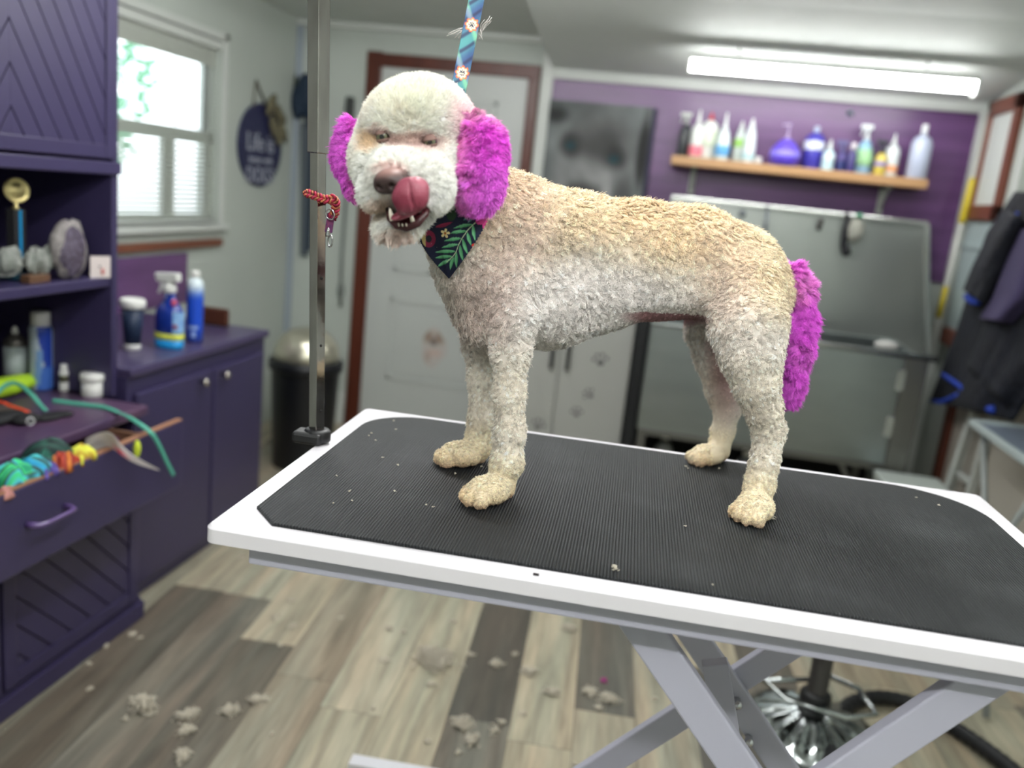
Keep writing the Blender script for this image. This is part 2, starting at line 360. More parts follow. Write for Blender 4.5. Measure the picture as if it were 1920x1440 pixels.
# rubber mat
def mat_mat():
    m = bpy.data.materials.new('ribbed_rubber'); m.use_nodes = True; nt = m.node_tree; N = nt.nodes.new; L = nt.links.new
    b = nt.nodes['Principled BSDF']; b.inputs['Specular IOR Level'].default_value = .5
    at = N('ShaderNodeAttribute'); at.attribute_name = 'uvw'; sp = N('ShaderNodeSeparateXYZ'); L(at.outputs['Vector'], sp.inputs[0])
    def M(op, a, v=None, w=None):
        n = N('ShaderNodeMath'); n.operation = op
        for i, q in enumerate((a, v, w)):
            if q is None: continue
            if hasattr(q, 'is_linked'): L(q, n.inputs[i])
            else: n.inputs[i].default_value = q
        return n.outputs[0]
    per = .0040
    f = M('FRACT', M('DIVIDE', sp.outputs[0], per)); tri = M('ABSOLUTE', M('SUBTRACT', f, .5)); rib = M('SMOOTH_MIN', M('MULTIPLY', tri, 3.2), 1.0, .3)
    g = M('FRACT', M('DIVIDE', sp.outputs[1], .0042)); cut = M('MULTIPLY', M('ABSOLUTE', M('SUBTRACT', g, .5)), 2.0); cut = M('SMOOTH_MIN', M('MULTIPLY', cut, 2.2), 1.0, .2)
    h = M('MULTIPLY', rib, M('MULTIPLY_ADD', cut, .35, .65))
    nz = N('ShaderNodeTexNoise'); nz.inputs['Scale'].default_value = 9; nz.inputs['Detail'].default_value = 8; L(at.outputs['Vector'], nz.inputs['Vector'])
    dust = N('ShaderNodeMapRange'); dust.inputs[1].default_value = .52; dust.inputs[2].default_value = .75; dust.inputs[4].default_value = .35; L(nz.outputs[0], dust.inputs[0])
    c = N('ShaderNodeMix'); c.data_type = 'RGBA'; c.inputs[6].default_value = lin('#0a0b0c'); c.inputs[7].default_value = lin('#25282a')
    L(M('MULTIPLY', h, .85), c.inputs[0])
    c2 = N('ShaderNodeMix'); c2.data_type = 'RGBA'; c2.inputs[7].default_value = lin('#4d5052'); L(c.outputs[2], c2.inputs[6]); L(M('MULTIPLY', dust.outputs[0], .6), c2.inputs[0])
    L(c2.outputs[2], b.inputs['Base Color'])
    b.inputs['Roughness'].default_value = .55; b.inputs['Specular IOR Level'].default_value = .3
    bp = N('ShaderNodeBump'); bp.inputs['Strength'].default_value = 1; bp.inputs['Distance'].default_value = .0011; L(h, bp.inputs['Height']); L(bp.outputs[0], b.inputs['Normal'])
    return m
def matpoly(inset=0):
    i = inset; x0, x1, y0, y1 = .031+i, 1.068-i, .024+i, .583-i; P = []
    # near-left corner is cut straight, the others are rounded
    P += [(x0+.040-i*.4, y0), (x0, y0+.044-i*.4)][::-1]
    def arc(cx, cy, r, a0, a1, n=14): return [(cx+r*math.cos(a0+(a1-a0)*k/n), cy+r*math.sin(a0+(a1-a0)*k/n)) for k in range(n+1)]
    P = [(x0, y0+.044), (x0+.040, y0)]
    P += arc(x1-.11, y0+.11, .11, -PI/2, 0) + arc(x1-.13, y1-.13, .13, 0, PI/2) + arc(x0+.10, y1-.10, .10, PI/2, PI)
    return P
def matfn(b):
    P = matpoly(); Q = matpoly(.0012)
    n = len(P); vs = [T(x, y, ZT) for x, y in P]+[T(x, y, ZT+.0032) for x, y in P]+[T(x, y, ZT+.0042) for x, y in Q]
    fs = [(i, (i+1) % n, n+(i+1) % n, n+i) for i in range(n)]+[(n+i, n+(i+1) % n, 2*n+(i+1) % n, 2*n+i) for i in range(n)]+[tuple(range(2*n, 3*n))]
    b.add(vs, fs)
ma = one('rubber_mat', mat_mat(), matfn, parent=tb)
me = ma.data; a = me.attributes.new('uvw', 'FLOAT_VECTOR', 'POINT'); co = np.empty(len(me.vertices)*3); me.vertices.foreach_get('co', co); co = co.reshape(-1, 3)+ORG[ma.name]-TO
a.data.foreach_set('vector', np.stack([co@TU, co@TV, co[:, 2]], 1).astype(np.float32).ravel())
# sub frame rails
ZF0, ZF1 = ZT-.052, ZT-.023
def fr(b):
    for v in (.035, TW-.035): b.bar(T(.045, v, (ZF0+ZF1)/2), T(TL-.03, v, (ZF0+ZF1)/2), .032, ZF1-ZF0, TZ)
    for u in (.06, TL-.046): b.bar(T(u, .02, (ZF0+ZF1)/2), T(u, TW-.02, (ZF0+ZF1)/2), .032, ZF1-ZF0, TZ)
one('underframe', powder2, fr, parent=tb, bevel=.002)
# scissor arms in two stages, front and rear pair
def arm(u0, z0, u1, z1, v, wd=.046, th=.02):
    one('scissor_arm', powder2, lambda b: b.bar(T(u0, v, z0), T(u1, v, z1), th, wd, TZ), parent=tb, bevel=.0025)
ua, ub, zt_, zm, zb = .500, .935, ZF0+.012, .50, .055
for v in (.055, .50):
    dv = .022 if v < .3 else -.022
    arm(ua-(.06 if v > .3 else 0), zt_, ub+.02-(.06 if v > .3 else 0), zm, v+dv); arm(ub, zt_, ua-.02, zm, v) if v < .3 else arm(1.045, zt_, .435, .40, v)
    arm(ua-.02 if v < .3 else .435, zm if v < .3 else .40, ub, zb, v+dv*1.0); arm(ub+.02, zm, ua, zb, v)
for (u, z) in (((ua+ub)/2, (zt_+zm)/2), ((ua+ub)/2, (zm+zb)/2)):
    for v in ((.066,) if z > .6 else (.066, .489)): one('pivot_pin', mat('steel', '#8d8f94', .3, 1), lambda b: b.tube([T(u, v-.030, z), T(u, v+.030, z)], .008, 12), parent=tb)
def base(b):
    for v in (.05, .52): b.bar(T(.06, v, .03), T(1.04, v, .03), .05, .04, TZ)
    for u in (.06, 1.04): b.bar(T(u, .0, .03), T(u, .57, .03), .05, .04, TZ)
one('base_frame', powder2, base, parent=tb, bevel=.003)
for u in (.06, 1.04):
    for v in (.02, .55): one('foot', mat('black_rubber', '#17181a', .6), lambda b: b.lathe([(.022, 0), (.024, .01), (.018, .014)], T(u, v, 0)), parent=tb)
# slotted adjusting strut with chrome bolts between the arms
s0, s1 = T(.672, .30, .93), T(.70, .30, .60)
one('adjusting_strut', powder2, lambda b: (b.bar(OV(1340, 1240, .28), OV(1378, 1470, .28), .022, .038, TU)), parent=tb, bevel=.002)
chrome = mat('chrome', '#c9c9cb', .08, 1)
for (bx, by) in ((1382, 1322), (1404, 1392), (1403, 1428)):
    one('bolt', chrome, lambda b: b.lathe([(.008, -.02), (.008, .004), (.005, .007), (0, .008)], OV(bx, by, .455), (-TV)), parent=tb)
# ---- grooming arm: clamp, square chrome post with wider sleeve at the top
pole_lo = atY(593, 838, 1.245); pb = np.array([pole_lo[0], 1.245, ZT]); pt = atY(598, 0, 1.245); lean = (pt-pb)/(pt[2]-pb[2])
ga = thing('grooming_post', (pb[0], pb[1], ZT), 'square chrome grooming post clamped to the left end of the table', 'grooming post')
def PP(z): return pb+lean*(z-ZT)
ang = math.radians(24); px_, py_ = np.array([math.cos(ang), -math.sin(ang), 0]), np.array([math.sin(ang), math.cos(ang), 0])
chrome2 = mat('worn_chrome', '#a8a4a1', .08, 1, noise=(30, .5, '#7d7772', (1, 1, .3)), bump=(90, .04))
def sq(b, z0, z1, h):
    b.obox((PP(z0)+PP(z1))/2, (px_, py_, lean), (h, h, (z1-z0)/2))
one('post', chrome2, lambda b: sq(b, ZT+.004, 1.62, .0088), parent=ga, bevel=.0012, seg=3)
one('sleeve', chrome2, lambda b: sq(b, 1.525, 2.02, .0118), parent=ga, bevel=.0015, seg=3)
blk = mat('black_clamp', '#1b1b1d', .45)
def clampf(b):
    c = PP(ZT+.010)
    b.obox(c+TU*(-.010)+TV*(-.004), (TU, TV, TZ), (.024, .018, .0095))
one('clamp', blk, clampf, parent=ga, bevel=.005)
one('clamp_collar', blk, lambda b: b.lathe([(.019, 0), (.0205, .002), (.0205, .016), (.018, .019), (.012, .0195)], PP(ZT)+(.001, 0, .004), n=26, sx=1.05, sy=.9), parent=ga)
# little paper clips of dirt: holes on the post face
for z in (1.13, 1.235, 1.34): one('post_hole', mat('dark_hole', '#1d1c1b', .8), lambda b: b.lathe([(.0022, 0), (.0022, .0004)], PP(z)+px_*.0089, px_, n=10), parent=ga)
# ---- braided cord strap hanging over the post
def braid(b, path, r, tw, n=3, ph=0, rr=.42):
    P = [np.array(p, float) for p in path]
    # resample
    d = [0]
    for i in range(1, len(P)): d.append(d[-1]+np.linalg.norm(P[i]-P[i-1]))
    m = int(d[-1]/.0012); S = np.linspace(0, d[-1], m); Q = np.stack([np.interp(S, d, [p[k] for p in P]) for k in range(3)], 1)
    for _ in range(6): Q[1:-1] = (Q[:-2]+Q[2:]+2*Q[1:-1])/4
    Tn = np.gradient(Q, axis=0); Tn /= np.linalg.norm(Tn, axis=1)[:, None]
    up = np.array([.2, -1, .25]); A = np.cross(Tn, up); A /= np.linalg.norm(A, axis=1)[:, None]; B = np.cross(Tn, A)
    for k in range(n):
        th = S/tw*2*PI+ph+2*PI*k/n
        X = Q+A*(r*np.sin(th))[:, None]+B*(r*.55*np.sin(2*th))[:, None]
        b.tube(list(X), r*rr, 7)
bc = [atY(574, 362, 1.222), atY(585, 365, 1.218), atY(600, 371, 1.216), atY(613, 375, 1.217), atY(625, 371, 1.22), atY(631, 381, 1.223), atY(628, 396, 1.224), atY(622, 408, 1.224)]
bk = [atY(574, 362, 1.222), atY(580, 360, 1.245), atY(600, 366, 1.268), atY(618, 374, 1.262), atY(629, 384, 1.24), atY(630, 400, 1.23), atY(624, 410, 1.226)]
cs = thing('braided_cord_strap', bc[3], 'red and orange braided cord strap with snap hook looped over the chrome post', 'strap')
one('red_cord', mat('coral_cord', '#b82644', .6, noise=(220, .9, '#7c1c3c')), lambda b: (braid(b, bc, .0050, .020, 2), braid(b, bk, .0042, .020, 2)), parent=cs)
one('orange_cord', mat('orange_cord', '#d9865a', .6, noise=(260, .95, '#2c1226')), lambda b: (braid(b, bc, .0050, .020, 2, PI/2, .34), braid(b, bk, .0042, .020, 2, PI/2, .34)), parent=cs)
hk = [atY(619, 410, 1.222), atY(617, 422, 1.222), atY(618, 434, 1.222)]
one('purple_webbing', mat('purple_webbing', '#5a2c5e', .55, noise=(200, .5, '#a33a5c')), lambda b: b.bar(atY(621, 400, 1.224), atY(616, 436, 1.222), .0115, .0035, (0, 1, .2)), parent=cs, bevel=.001)
def ring(b, c, r, t, ax, n=24, sx=1):
    ax = np.asarray(ax, float); ax /= np.linalg.norm(ax); u = np.cross(ax, (0, 0, 1)); u /= np.linalg.norm(u); w = np.cross(ax, u)
    b.tube([c+u*r*math.cos(a)*sx+w*r*math.sin(a) for a in np.linspace(0, 2*PI, n, endpoint=False)], t, 8, closed=True)
one('metal_ring', chrome, lambda b: ring(b, atY(619, 402, 1.215), .0075, .0011, (.2, 1, .1)), parent=cs)
one('snap_hook', chrome, lambda b: (ring(b, atY(619, 452, 1.22), .0085, .0013, (.5, 1, 0), sx=.6), b.lathe([(.0035, 0), (.0042, .003), (.003, .009), (.0022, .014)], atY(615, 444, 1.221), (0, 0, 1), n=14)), parent=cs)
# ---- flat flowered noose hanging from above to the dog's neck
La, Lb = atY(901, -40, 1.16), atY(858, 175, 1.13)
lsh = MB(); nL, nW = 420, 24; wv = np.array([.96, .1, .18]); wv /= np.linalg.norm(wv); wid = .0205
dn = (Lb-La)/np.linalg.norm(Lb-La); wv = wv-dn*np.dot(wv, dn); wv /= np.linalg.norm(wv)
L2 = Lb+dn*.05+np.array((.02, .05, 0)); k_up = (2.047-La[2])/(La[2]-Lb[2]); Ltop = La-(Lb-La)*k_up
one('cross_arm', chrome2, lambda b: b.tube([PP(2.0), PP(2.0)+(.005, 0, .035), PP(2.0)*.94+Ltop*.06+(0, 0, .05), Ltop+(0, 0, .008), Ltop+(Ltop-PP(2.04))*.2+(0, 0, .008)], .0085, 14), parent=ga)
def lf(a_, c_):
    tt = -k_up+a_*(1.18+k_up)
    base = La+(Lb-La)*tt if tt < 1 else Lb+(L2-Lb)*(tt-1)/.18
    return base+wv*(c_-.5)*wid+np.array((0, 1, 0))*(.0015*math.sin(c_*PI))
lsh.grid(lf, nL, nW)
leash = lsh.build('grooming_noose', mat('printed_webbing', '#ffffff', .55, attr='Col'), thick=.0016)
tag(leash, 'flat noose strap printed with flowers on blue and teal, hanging to the dog\'s neck', 'leash')
def leashpaint(P):
    s = (P-La)@dn; c = (P-La)@wv-0*s; c = c-(np.median(c)); out = np.zeros((len(P), 3))
    base1, base2, base3 = hexc('#34507e'), hexc('#4b9092'), hexc('#222848')
    k = .5+.5*np.sin(s*2*PI/.063+c*90); out[:] = base1[None]*(1-k[:, None])+base2[None]*k[:, None]
    k2 = np.clip(np.sin(s*2*PI/.021+c*260)*1.2-.4, 0, 1); out = out*(1-k2[:, None])+base3*k2[:, None]
    k3 = np.clip(np.sin(s*2*PI/.063-c*190+2)*1.6-.9, 0, 1); out = out*(1-k3[:, None])+hexc('#8fd0a0')*k3[:, None]
    k4 = np.clip(np.cos(s*2*PI/.063-c*120+.8)*2-1.6, 0, 1); out = out*(1-k4[:, None])+hexc('#7a56a8')*k4[:, None]
    per = .063; s0 = ((atY(872, 137, 1.135)-La)@dn); q = (s-s0+per/2) % per-per/2; r = np.sqrt(q*q+c*c); th = np.arctan2(c, q)
    pet = .0098*(.72+.28*np.abs(np.cos(th*4)))
    for (rad, colr) in ((1.0, '#d85c35'), (.86, '#f0a06a'), (.72, '#f6e3c8'), (.46, '#26304f'), (.26, '#e8dcc0'), (.14, '#20263c')):
        mk = r < pet*rad if rad > .5 else r < .0098*rad*(.8+.2*np.cos(th*8)); out[mk] = hexc(colr)
    return out
paint(leash, leashpaint)
def fray(b):
    for (x0, y0, x1, y1, k) in ((888, 56, 850, 70, 5), (900, 66, 915, 36, 6), (889, 60, 868, 82, 3), (897, 62, 905, 80, 2)):
        for i in range(k):
            j = lambda s: rng.normal(0, s)
            a = atY(x0+j(2), y0+j(3), 1.152); e = atY(x1+j(5), y1+j(5), 1.147+j(.003)); m_ = (a+e)/2+np.array((j(.002), j(.002), .003+j(.002)))
            b.tube([a, (a+m_)/2+(0, 0, .0008), m_, (m_+e)/2+(0, 0, .0004), e], .00032, 4)
one('frayed_thread', mat('white_thread', '#cfcac6', .7), fray, parent=leash)
# ================================================================ LEFT FURNITURE
pur = mat('purple_paint', '#363050', .35, noise=(4, .5, '#302a49'), bump=(35, .05))
pur_in = mat('purple_inside', '#2a2342', .6)
pur_d = mat('groove_dark', '#241d3a', .5)
knob_m = mat('knob_nickel', '#b8b2aa', .25, 1)
hub = thing('shelving_unit', (-1.9, 1.75, 0), 'dark purple painted shelving unit with desk ledge, drawer and chevron doors', 'cabinet')
Y0, Y1 = .95, 2.395; XF = -1.70; XBk = XL+.01
def carc(b):
    b.box(XBk, XF, Y1-.028, Y1, .73, ZC-.03)         # right side of the tower
    b.box(XBk, XF, Y0, Y0+.028, .73, ZC-.03)
    b.box(XBk, XF+.012, Y0, Y1, 1.425, 1.462)        # board under the upper doors
    b.box(XBk, XBk+.012, Y0, Y1, .73, ZC-.03)        # back
one('tower', pur, carc, parent=hub, bevel=.004)
one('shelf', pur, lambda b: b.box(XBk+.012, XF-.006, Y0+.028, Y1-.028, 1.085, 1.115), parent=hub, bevel=.004)
one('desk_ledge', mat('purple_worn', '#43344f', .35, noise=(5, .7, '#5f4358'), bump=(35, .05)), lambda b: b.box(XBk, -1.56, Y0-.02, 2.352, .70, .73), parent=hub, bevel=.006)
DF = -1.425; DZ0, DZ1 = .495, .712
def lower(b):
    b.box(XBk, -1.585, Y0, Y0+.025, .0, .70); b.box(XBk, -1.585, 2.31, 2.335, 0, .70); b.box(XBk, -1.60, Y0, 2.335, .06, .085)
    b.box(XBk, -1.60, Y0, 2.335, .45, .48); b.box(XBk, XBk+.012, Y0, 2.335, 0, .7)
    b.box(XBk, -1.565, Y0, 2.35, 0.0, .06); b.box(XBk, -1.575, Y0, 2.345, .06, .075); b.box(-1.61, -1.585, Y0, 2.335, .455, .495)
one('base_cabinet', pur, lower, parent=hub, bevel=.004)
def chev_door(name, x, y0, y1, z0, z1, parent, slope=1.7, flip=False, pitch=.085, m=pur, hinge='r'):
    """framed door in the X plane with diagonal grooves cut as real gaps between boards"""
    dr = one(name, m, lambda b: (b.box(x-.02, x-.008, y0, y1, z0, z1), b.box(x-.008, x+.004, y0, y0+.045, z0, z1), b.box(x-.008, x+.004, y1-.045, y1, z0, z1), b.box(x-.008, x+.003, y0+.0445, y1-.0445, z1-.05, z1), b.box(x-.008, x+.003, y0+.0445, y1-.0445, z0, z0+.04)), parent=parent, bevel=.003)
    return dr
def chev_inlay(parent, x, y0, y1, z0, z1, slope, ymid, pitch=.105):
    """boards running diagonally from a vertical mid line; the groove is the gap between them"""
    def f(b):
        for sgn, ya, yb in ((1, ymid, y1), (-1, ymid, y0)):
            if abs(yb-ya) < .02: continue
            k0 = int((z0-abs(yb-ya)*slope)/pitch)-3; k1 = int((z1+abs(yb-ya)*slope)/pitch)+3
            for k in range(k0, k1):
                zc = k*pitch; g = .007
                # polygon clip of the strip zc < z + slope*|y-ymid| < zc+pitch
                poly = [(0, zc+g), (abs(yb-ya), zc+g-slope*abs(yb-ya)), (abs(yb-ya), zc+pitch-slope*abs(yb-ya)), (0, zc+pitch)]
                for lim, side in ((z0, 1), (z1, -1)):
                    out = []
                    for i in range(len(poly)):
                        p, q = poly[i], poly[(i+1) % len(poly)]; pi_, qi = side*(p[1]-lim) >= 0, side*(q[1]-lim) >= 0
                        if pi_: out.append(p)
                        if pi_ != qi:
                            t = (lim-p[1])/(q[1]-p[1]); out.append((p[0]+(q[0]-p[0])*t, lim))
                    poly = out
                    if len(poly) < 3: break
                if len(poly) < 3: continue
                b.prism([(x, ya+sgn*p[0], p[1]) for p in poly], (.007, 0, 0))
    one('chevron_board', pur, f, parent=parent, bevel=.0015)
# two upper doors: the near one is out of frame to the left except its chevron half
dU = chev_door('cupboard_door', XF+.004, 1.52, 2.375, 1.47, ZC-.05, hub)
chev_inlay(dU, XF-.004, 1.565, 2.33, 1.51, ZC-.10, 1.55, 1.965)
dU2 = chev_door('cupboard_door', XF+.004, Y0+.01, 1.515, 1.47, ZC-.05, hub)
one('cornice', pur, lambda b: b.box(XBk, XF+.03, Y0-.02, Y1+.0, ZC-.045, ZC-.002), parent=hub, bevel=.006)
# lower doors (the photo shows them at left bottom)
XD = -1.567
for (y0, y1, ym) in ((1.745, 2.312, 1.75), (1.17, 1.735, 1.74)):
    dl = chev_door('cupboard_door', XD, y0, y1, .085, .455, hub)
    if y1 > 2: chev_inlay(dl, XD-.008, y0+.045, y1-.045, .125, .405, 1.0, y0+.045, .084)
# drawer, pulled open
wood = mat('raw_drawer_wood', '#9a6f55', .6, noise=(12, .6, '#7d553f', (1, .15, 1)))
DY0, DY1 = 1.02, 2.325
dw = one('drawer', pur, lambda b: b.box(DF-.02, DF, DY0, DY1, DZ0, DZ1-.004), parent=hub, bevel=.004)
one('drawer_rim', wood, lambda b: b.box(DF-.0205, DF-.002, DY0, DY1, DZ1-.006, DZ1), parent=dw)
one('drawer_box', mat('drawer_inside', '#6b4a38', .7), lambda b: (b.box(DF-.48, DF-.02, DY0+.03, DY0+.045, DZ0+.02, DZ1-.03), b.box(DF-.48, DF-.02, DY1-.16, DY1-.145, DZ0+.02, DZ1-.015), b.box(DF-.48, DF-.02, DY0+.03, DY1-.145, DZ0+.02, DZ0+.03)), parent=dw)
ha, hb_ = atX(72, 985, DF+.03), atX(143, 955, DF+.03)
def handle(b):
    a, e = np.array([DF, ha[1], ha[2]]), np.array([DF, hb_[1], hb_[2]]); o = np.array([.034, 0, 0])
    zc = (a[2]+e[2])/2; a[2] = zc; e[2] = zc
    b.tube([a, a+o*.5, a+o*.9+(0, .008, 0), a+o+(0, .03, 0), e+o-(0, .03, 0), e+o*.9-(0, .008, 0), e+o*.5, e], [.009, .008, .007, .006, .006, .007, .008, .009], 12)
one('pull_handle', mat('glossy_purple', '#5a4678', .2, coat=.5), handle, parent=dw)
# ---- second low cupboard, doors with round knobs
X2 = -1.658; CY1 = 3.345; CT = .822
lc = thing('low_cupboard', (-1.97, 2.86, 0), 'low dark purple cupboard with two doors and round metal knobs', 'cupboard')
one('carcass', pur, lambda b: (b.box(XL+.005, X2-.012, 2.40, CY1-.01, 0, CT-.03),), parent=lc, bevel=.004)
one('worktop', mat('purple_top', '#433b5a', .3, noise=(5, .5, '#3c3452')), lambda b: b.box(XL+.005, X2+.004, 2.40, CY1, CT-.03, CT), parent=lc, bevel=.006)
ym = atX(397, 700, X2)[1]; zt1 = .735
k1 = atX(385, 717, X2+.03); k2 = atX(425, 703, X2+.03)
for (y0, y1, kk) in ((2.43, ym-.006, k1), (ym+.006, CY1-.045, k2)):
    dd = one('cupboard_door', pur, lambda b: b.box(X2-.012, X2+.008, y0, y1, .05, zt1), parent=lc, bevel=.007)
    one('knob', knob_m, lambda b: b.lathe([(.006, 0), (.006, .012), (.010, .018), (.015, .024), (.015, .030), (.008, .035), (0, .036)], (X2+.008, kk[1], kk[2]), (1, 0, 0), n=20), parent=dd)
# wall tile panel behind, brown ledge below the window
tag(one('purple_splash_panel', purple_mat(), lambda b: b.box(XL, XL+.012, 2.42, 3.73, CT, 1.06), bevel=.002), 'purple board splash panel on the left wall behind the spray bottles', 'splash panel')
tag(one('wooden_ledge', mat('ledge_wood', '#7a4a36', .45, noise=(10, .6, '#5f3626', (1, .15, 1))), lambda b: b.box(XL, XL+.03, 2.42, 4.02, 1.083, 1.118), bevel=.003), 'long brown wooden ledge fixed just below the window', 'ledge')
# ---- blind: slats, head rail, tapes
bl = thing('window_blind', (XL-.02, 3.16, WZ1-.02), 'white horizontal slatted blind hanging in the left window', 'blind')
slat_m = mat('blind_slat', '#e8e8e0', .5)
_nt = slat_m.node_tree; _tr = _nt.nodes.new('ShaderNodeBsdfTranslucent'); _tr.inputs[0].default_value = lin('#e4ece8'); _mx = _nt.nodes.new('ShaderNodeMixShader'); _mx.inputs[0].default_value = .55
_nt.links.new(_nt.nodes['Principled BSDF'].outputs[0], _mx.inputs[1]); _nt.links.new(_tr.outputs[0], _mx.inputs[2]); _nt.links.new(_mx.outputs[0], _nt.nodes['Material Output'].inputs[0])
one('head_rail', white_trim, lambda b: b.box(XL-.045, XL+.002, WY0+.02, WY1-.01, WZ1-.045, WZ1-.005), parent=bl, bevel=.003)
def slats(b):
    z = WZ1-.055; i = 0
    while z > WZ0+.03:
        tilt = .22 if z > 1.62 else .55
        if z > WZ1-.14: tilt = 1.15
        c = np.array([XL-.022, (WY0+WY1)/2, z]); ax = np.array([math.cos(tilt), 0, -math.sin(tilt)])
        b.obox(c, (ax, (0, 1, 0), np.cross(ax, (0, 1, 0))), (.0125, (WY1-WY0)/2-.025, .0006)); z -= .0215
one('slat', slat_m, slats, parent=bl)
bl.children[-1]['kind'] = 'stuff'
one('ladder_tape', white_trim, lambda b: [b.box(XL-.024, XL-.021, y-.002, y+.002, WZ0+.02, WZ1-.04) for y in (2.55, 3.1, 3.66, 3.93)], parent=bl)
one('bottom_rail', white_trim, lambda b: b.box(XL-.035, XL-.01, WY0+.025, WY1-.025, WZ0+.008, WZ0+.022), parent=bl, bevel=.002)
# ---- outdoors seen through the window
def outdoors():
    g = one('floor', mat('outdoor_ground', '#9aa28c', .9), lambda b: b.box(-14, XL-.12, -4, 12, -.6, -.5)); g['kind'] = 'structure'
    hs = thing('neighbour_house', (-9, 5.4, -.5), 'bright white boarded building seen through the left window', 'building')
    one('wall', mat('white_siding', '#e8eaea', .7), lambda b: b.box(-9.6, -9, 2.0, 9.5, -.5, 1.35), parent=hs)
    one('roof', mat('pale_roof', '#aeb2b6', .8), lambda b: b.prism([(-8.7, 1.7, 1.35), (-9.9, 1.7, 1.35), (-9.9, 1.7, 2.1)], (0, 8, 0)), parent=hs)
    one('post', mat('tan_post', '#c7b79c', .7), lambda b: b.box(-5.35, -5.2, 6.05, 6.2, -.5, 2.6), parent=hs)
    tr = thing('leafy_tree', (-7.0, 7.9, -.5), 'pale green leafy tree seen through the left window', 'tree')
    lf_ = MB()
    for i in range(900):
        v = rng.normal(size=3); v /= np.linalg.norm(v); p = np.array((-7.0, 8.6, 2.3))+v*np.array((1.1, 1.5, 1.3))*rng.random()**.4; a_, b_ = rng.normal(size=3), rng.normal(size=3)
        a_ /= np.linalg.norm(a_); b_ /= np.linalg.norm(b_); lf_.add([p-a_*.1, p+b_*.05, p+a_*.1, p-b_*.05], [(0, 1, 2, 3)])
    lf_.build('foliage', mat('pale_leaf', '#6fae8c', .6), parent=tr)
    tr.children[-1]['kind'] = 'stuff'
    one('trunk', mat('bark', '#6a5a48', .9), lambda b: b.tube([(-7, 8.6, -.5), (-7, 8.6, 1.0), (-6.9, 8.7, 2.2)], [.16, .12, .06]), parent=tr)
outdoors()
# ================================================================ THINGS ON THE LEFT
wplast = mat('white_plastic', '#dcdcd8', .35)
def bottle(name, base, prof, m, label, cat, cap=None, capm=None, parts=(), sx=1, sy=1, group=None, n=28):
    """lathed container standing at base; cap profile continues above; parts = (name, profile, material) bands fitted on the body"""
    base = np.asarray(base, float)
    t = thing(name, base, label, cat, group)
    one('body', m, lambda b: b.lathe(prof, base, n=n, sx=sx, sy=sy), parent=t)
    if cap: one('cap', capm or wplast, lambda b: b.lathe(cap, base, n=n), parent=t)
    for pn, pr, pm in parts: one(pn, pm, lambda b: b.lathe(pr, base, n=n, sx=sx, sy=sy), parent=t)
    return t
def shoulder(r, h, nr, nh, n=6):
    out = [(r*.96, 0), (r, .004), (r, h)]
    for i in range(1, n+1): a = PI/2*i/n; out.append((nr+(r-nr)*math.cos(a), h+(nh-h)*math.sin(a)))
    return out
DT = .7305; CTt = .8225; SHZ = 1.1155
def onz_(x, y, z): return atZ(x, y, z)
# --- on the low cupboard
def on_top(x, y): return atZ(x, y, CTt)
p = on_top(248, 655); p[2] = CTt
navy = mat('navy_sleeve', '#1d2c46', .5)
t = thing('travel_cup', p, 'navy lidded travel cup with white rim and white base on the low cupboard', 'cup')
one('cup_body', navy, lambda b: b.lathe([(.027, .02), (.0375, .15)], p), parent=t)
one('lid', wplast, lambda b: b.lathe([(.0395, .148), (.044, .152), (.044, .17), (.040, .178), (.036, .180), (.034, .172), (0, .171)], p), parent=t)
one('base_ring', wplast, lambda b: b.lathe([(.026, 0), (.0285, .003), (.0285, .018), (.027, .021)], p), parent=t)
p = on_top(317, 652); p[2] = CTt
sp0 = p.copy(); t = thing('spray_bottle', p, 'blue trigger spray bottle with white head and yellow and cyan bands at its base', 'spray bottle')
S_ = .245/.245
one('body', mat('cobalt_plastic', '#16308a', .25, coat=.4), lambda b: b.lathe([(.046, .05), (.052, .055), (.052, .10), (.048, .125), (.034, .145), (.022, .16), (.018, .185)], p, sx=1, sy=.62), parent=t)
one('cyan_band', mat('cyan_label', '#1f8fd0', .35), lambda b: b.lathe([(.046, 0), (.050, .003), (.052, .03)], p, sx=1, sy=.62), parent=t)
one('yellow_band', mat('yellow_label', '#c9cf55', .35), lambda b: b.lathe([(.0523, .03), (.0523, .05)], p, sx=1, sy=.62), parent=t)
fr_ = np.array([.55, -.83, 0]); rt_ = np.array([.83, .55, 0])
def lab(b):
    for (a0, a1, z0, z1) in ((-.1, 1.0, .055, .125),):
        q = [(a, z) for a in np.linspace(a0, a1, 8) for z in (z0, z1)]
        b.add([p+np.array([.0530*math.cos(a), 0, 0])*1+np.array([0, -.0332*math.sin(a), z]) for a, z in q], [(2*i, 2*i+2, 2*i+3, 2*i+1) for i in range(7)])
one('front_label', mat('pale_blue_label', '#8fb8dc', .4, noise=(30, .8, '#4f7fd0')), lab, parent=t)
one('red_mark', mat('red_print', '#b03a58', .4), lambda b: (b.obox(p+(.035, -.0275, .078), ((1, -.3, 0), (.3, 1, 0), (0, 0, 1)), (.014, .0012, .006)), b.ball(p+(.022, -.010, .152), (.010, .012, .011), 12, 8)), parent=t)
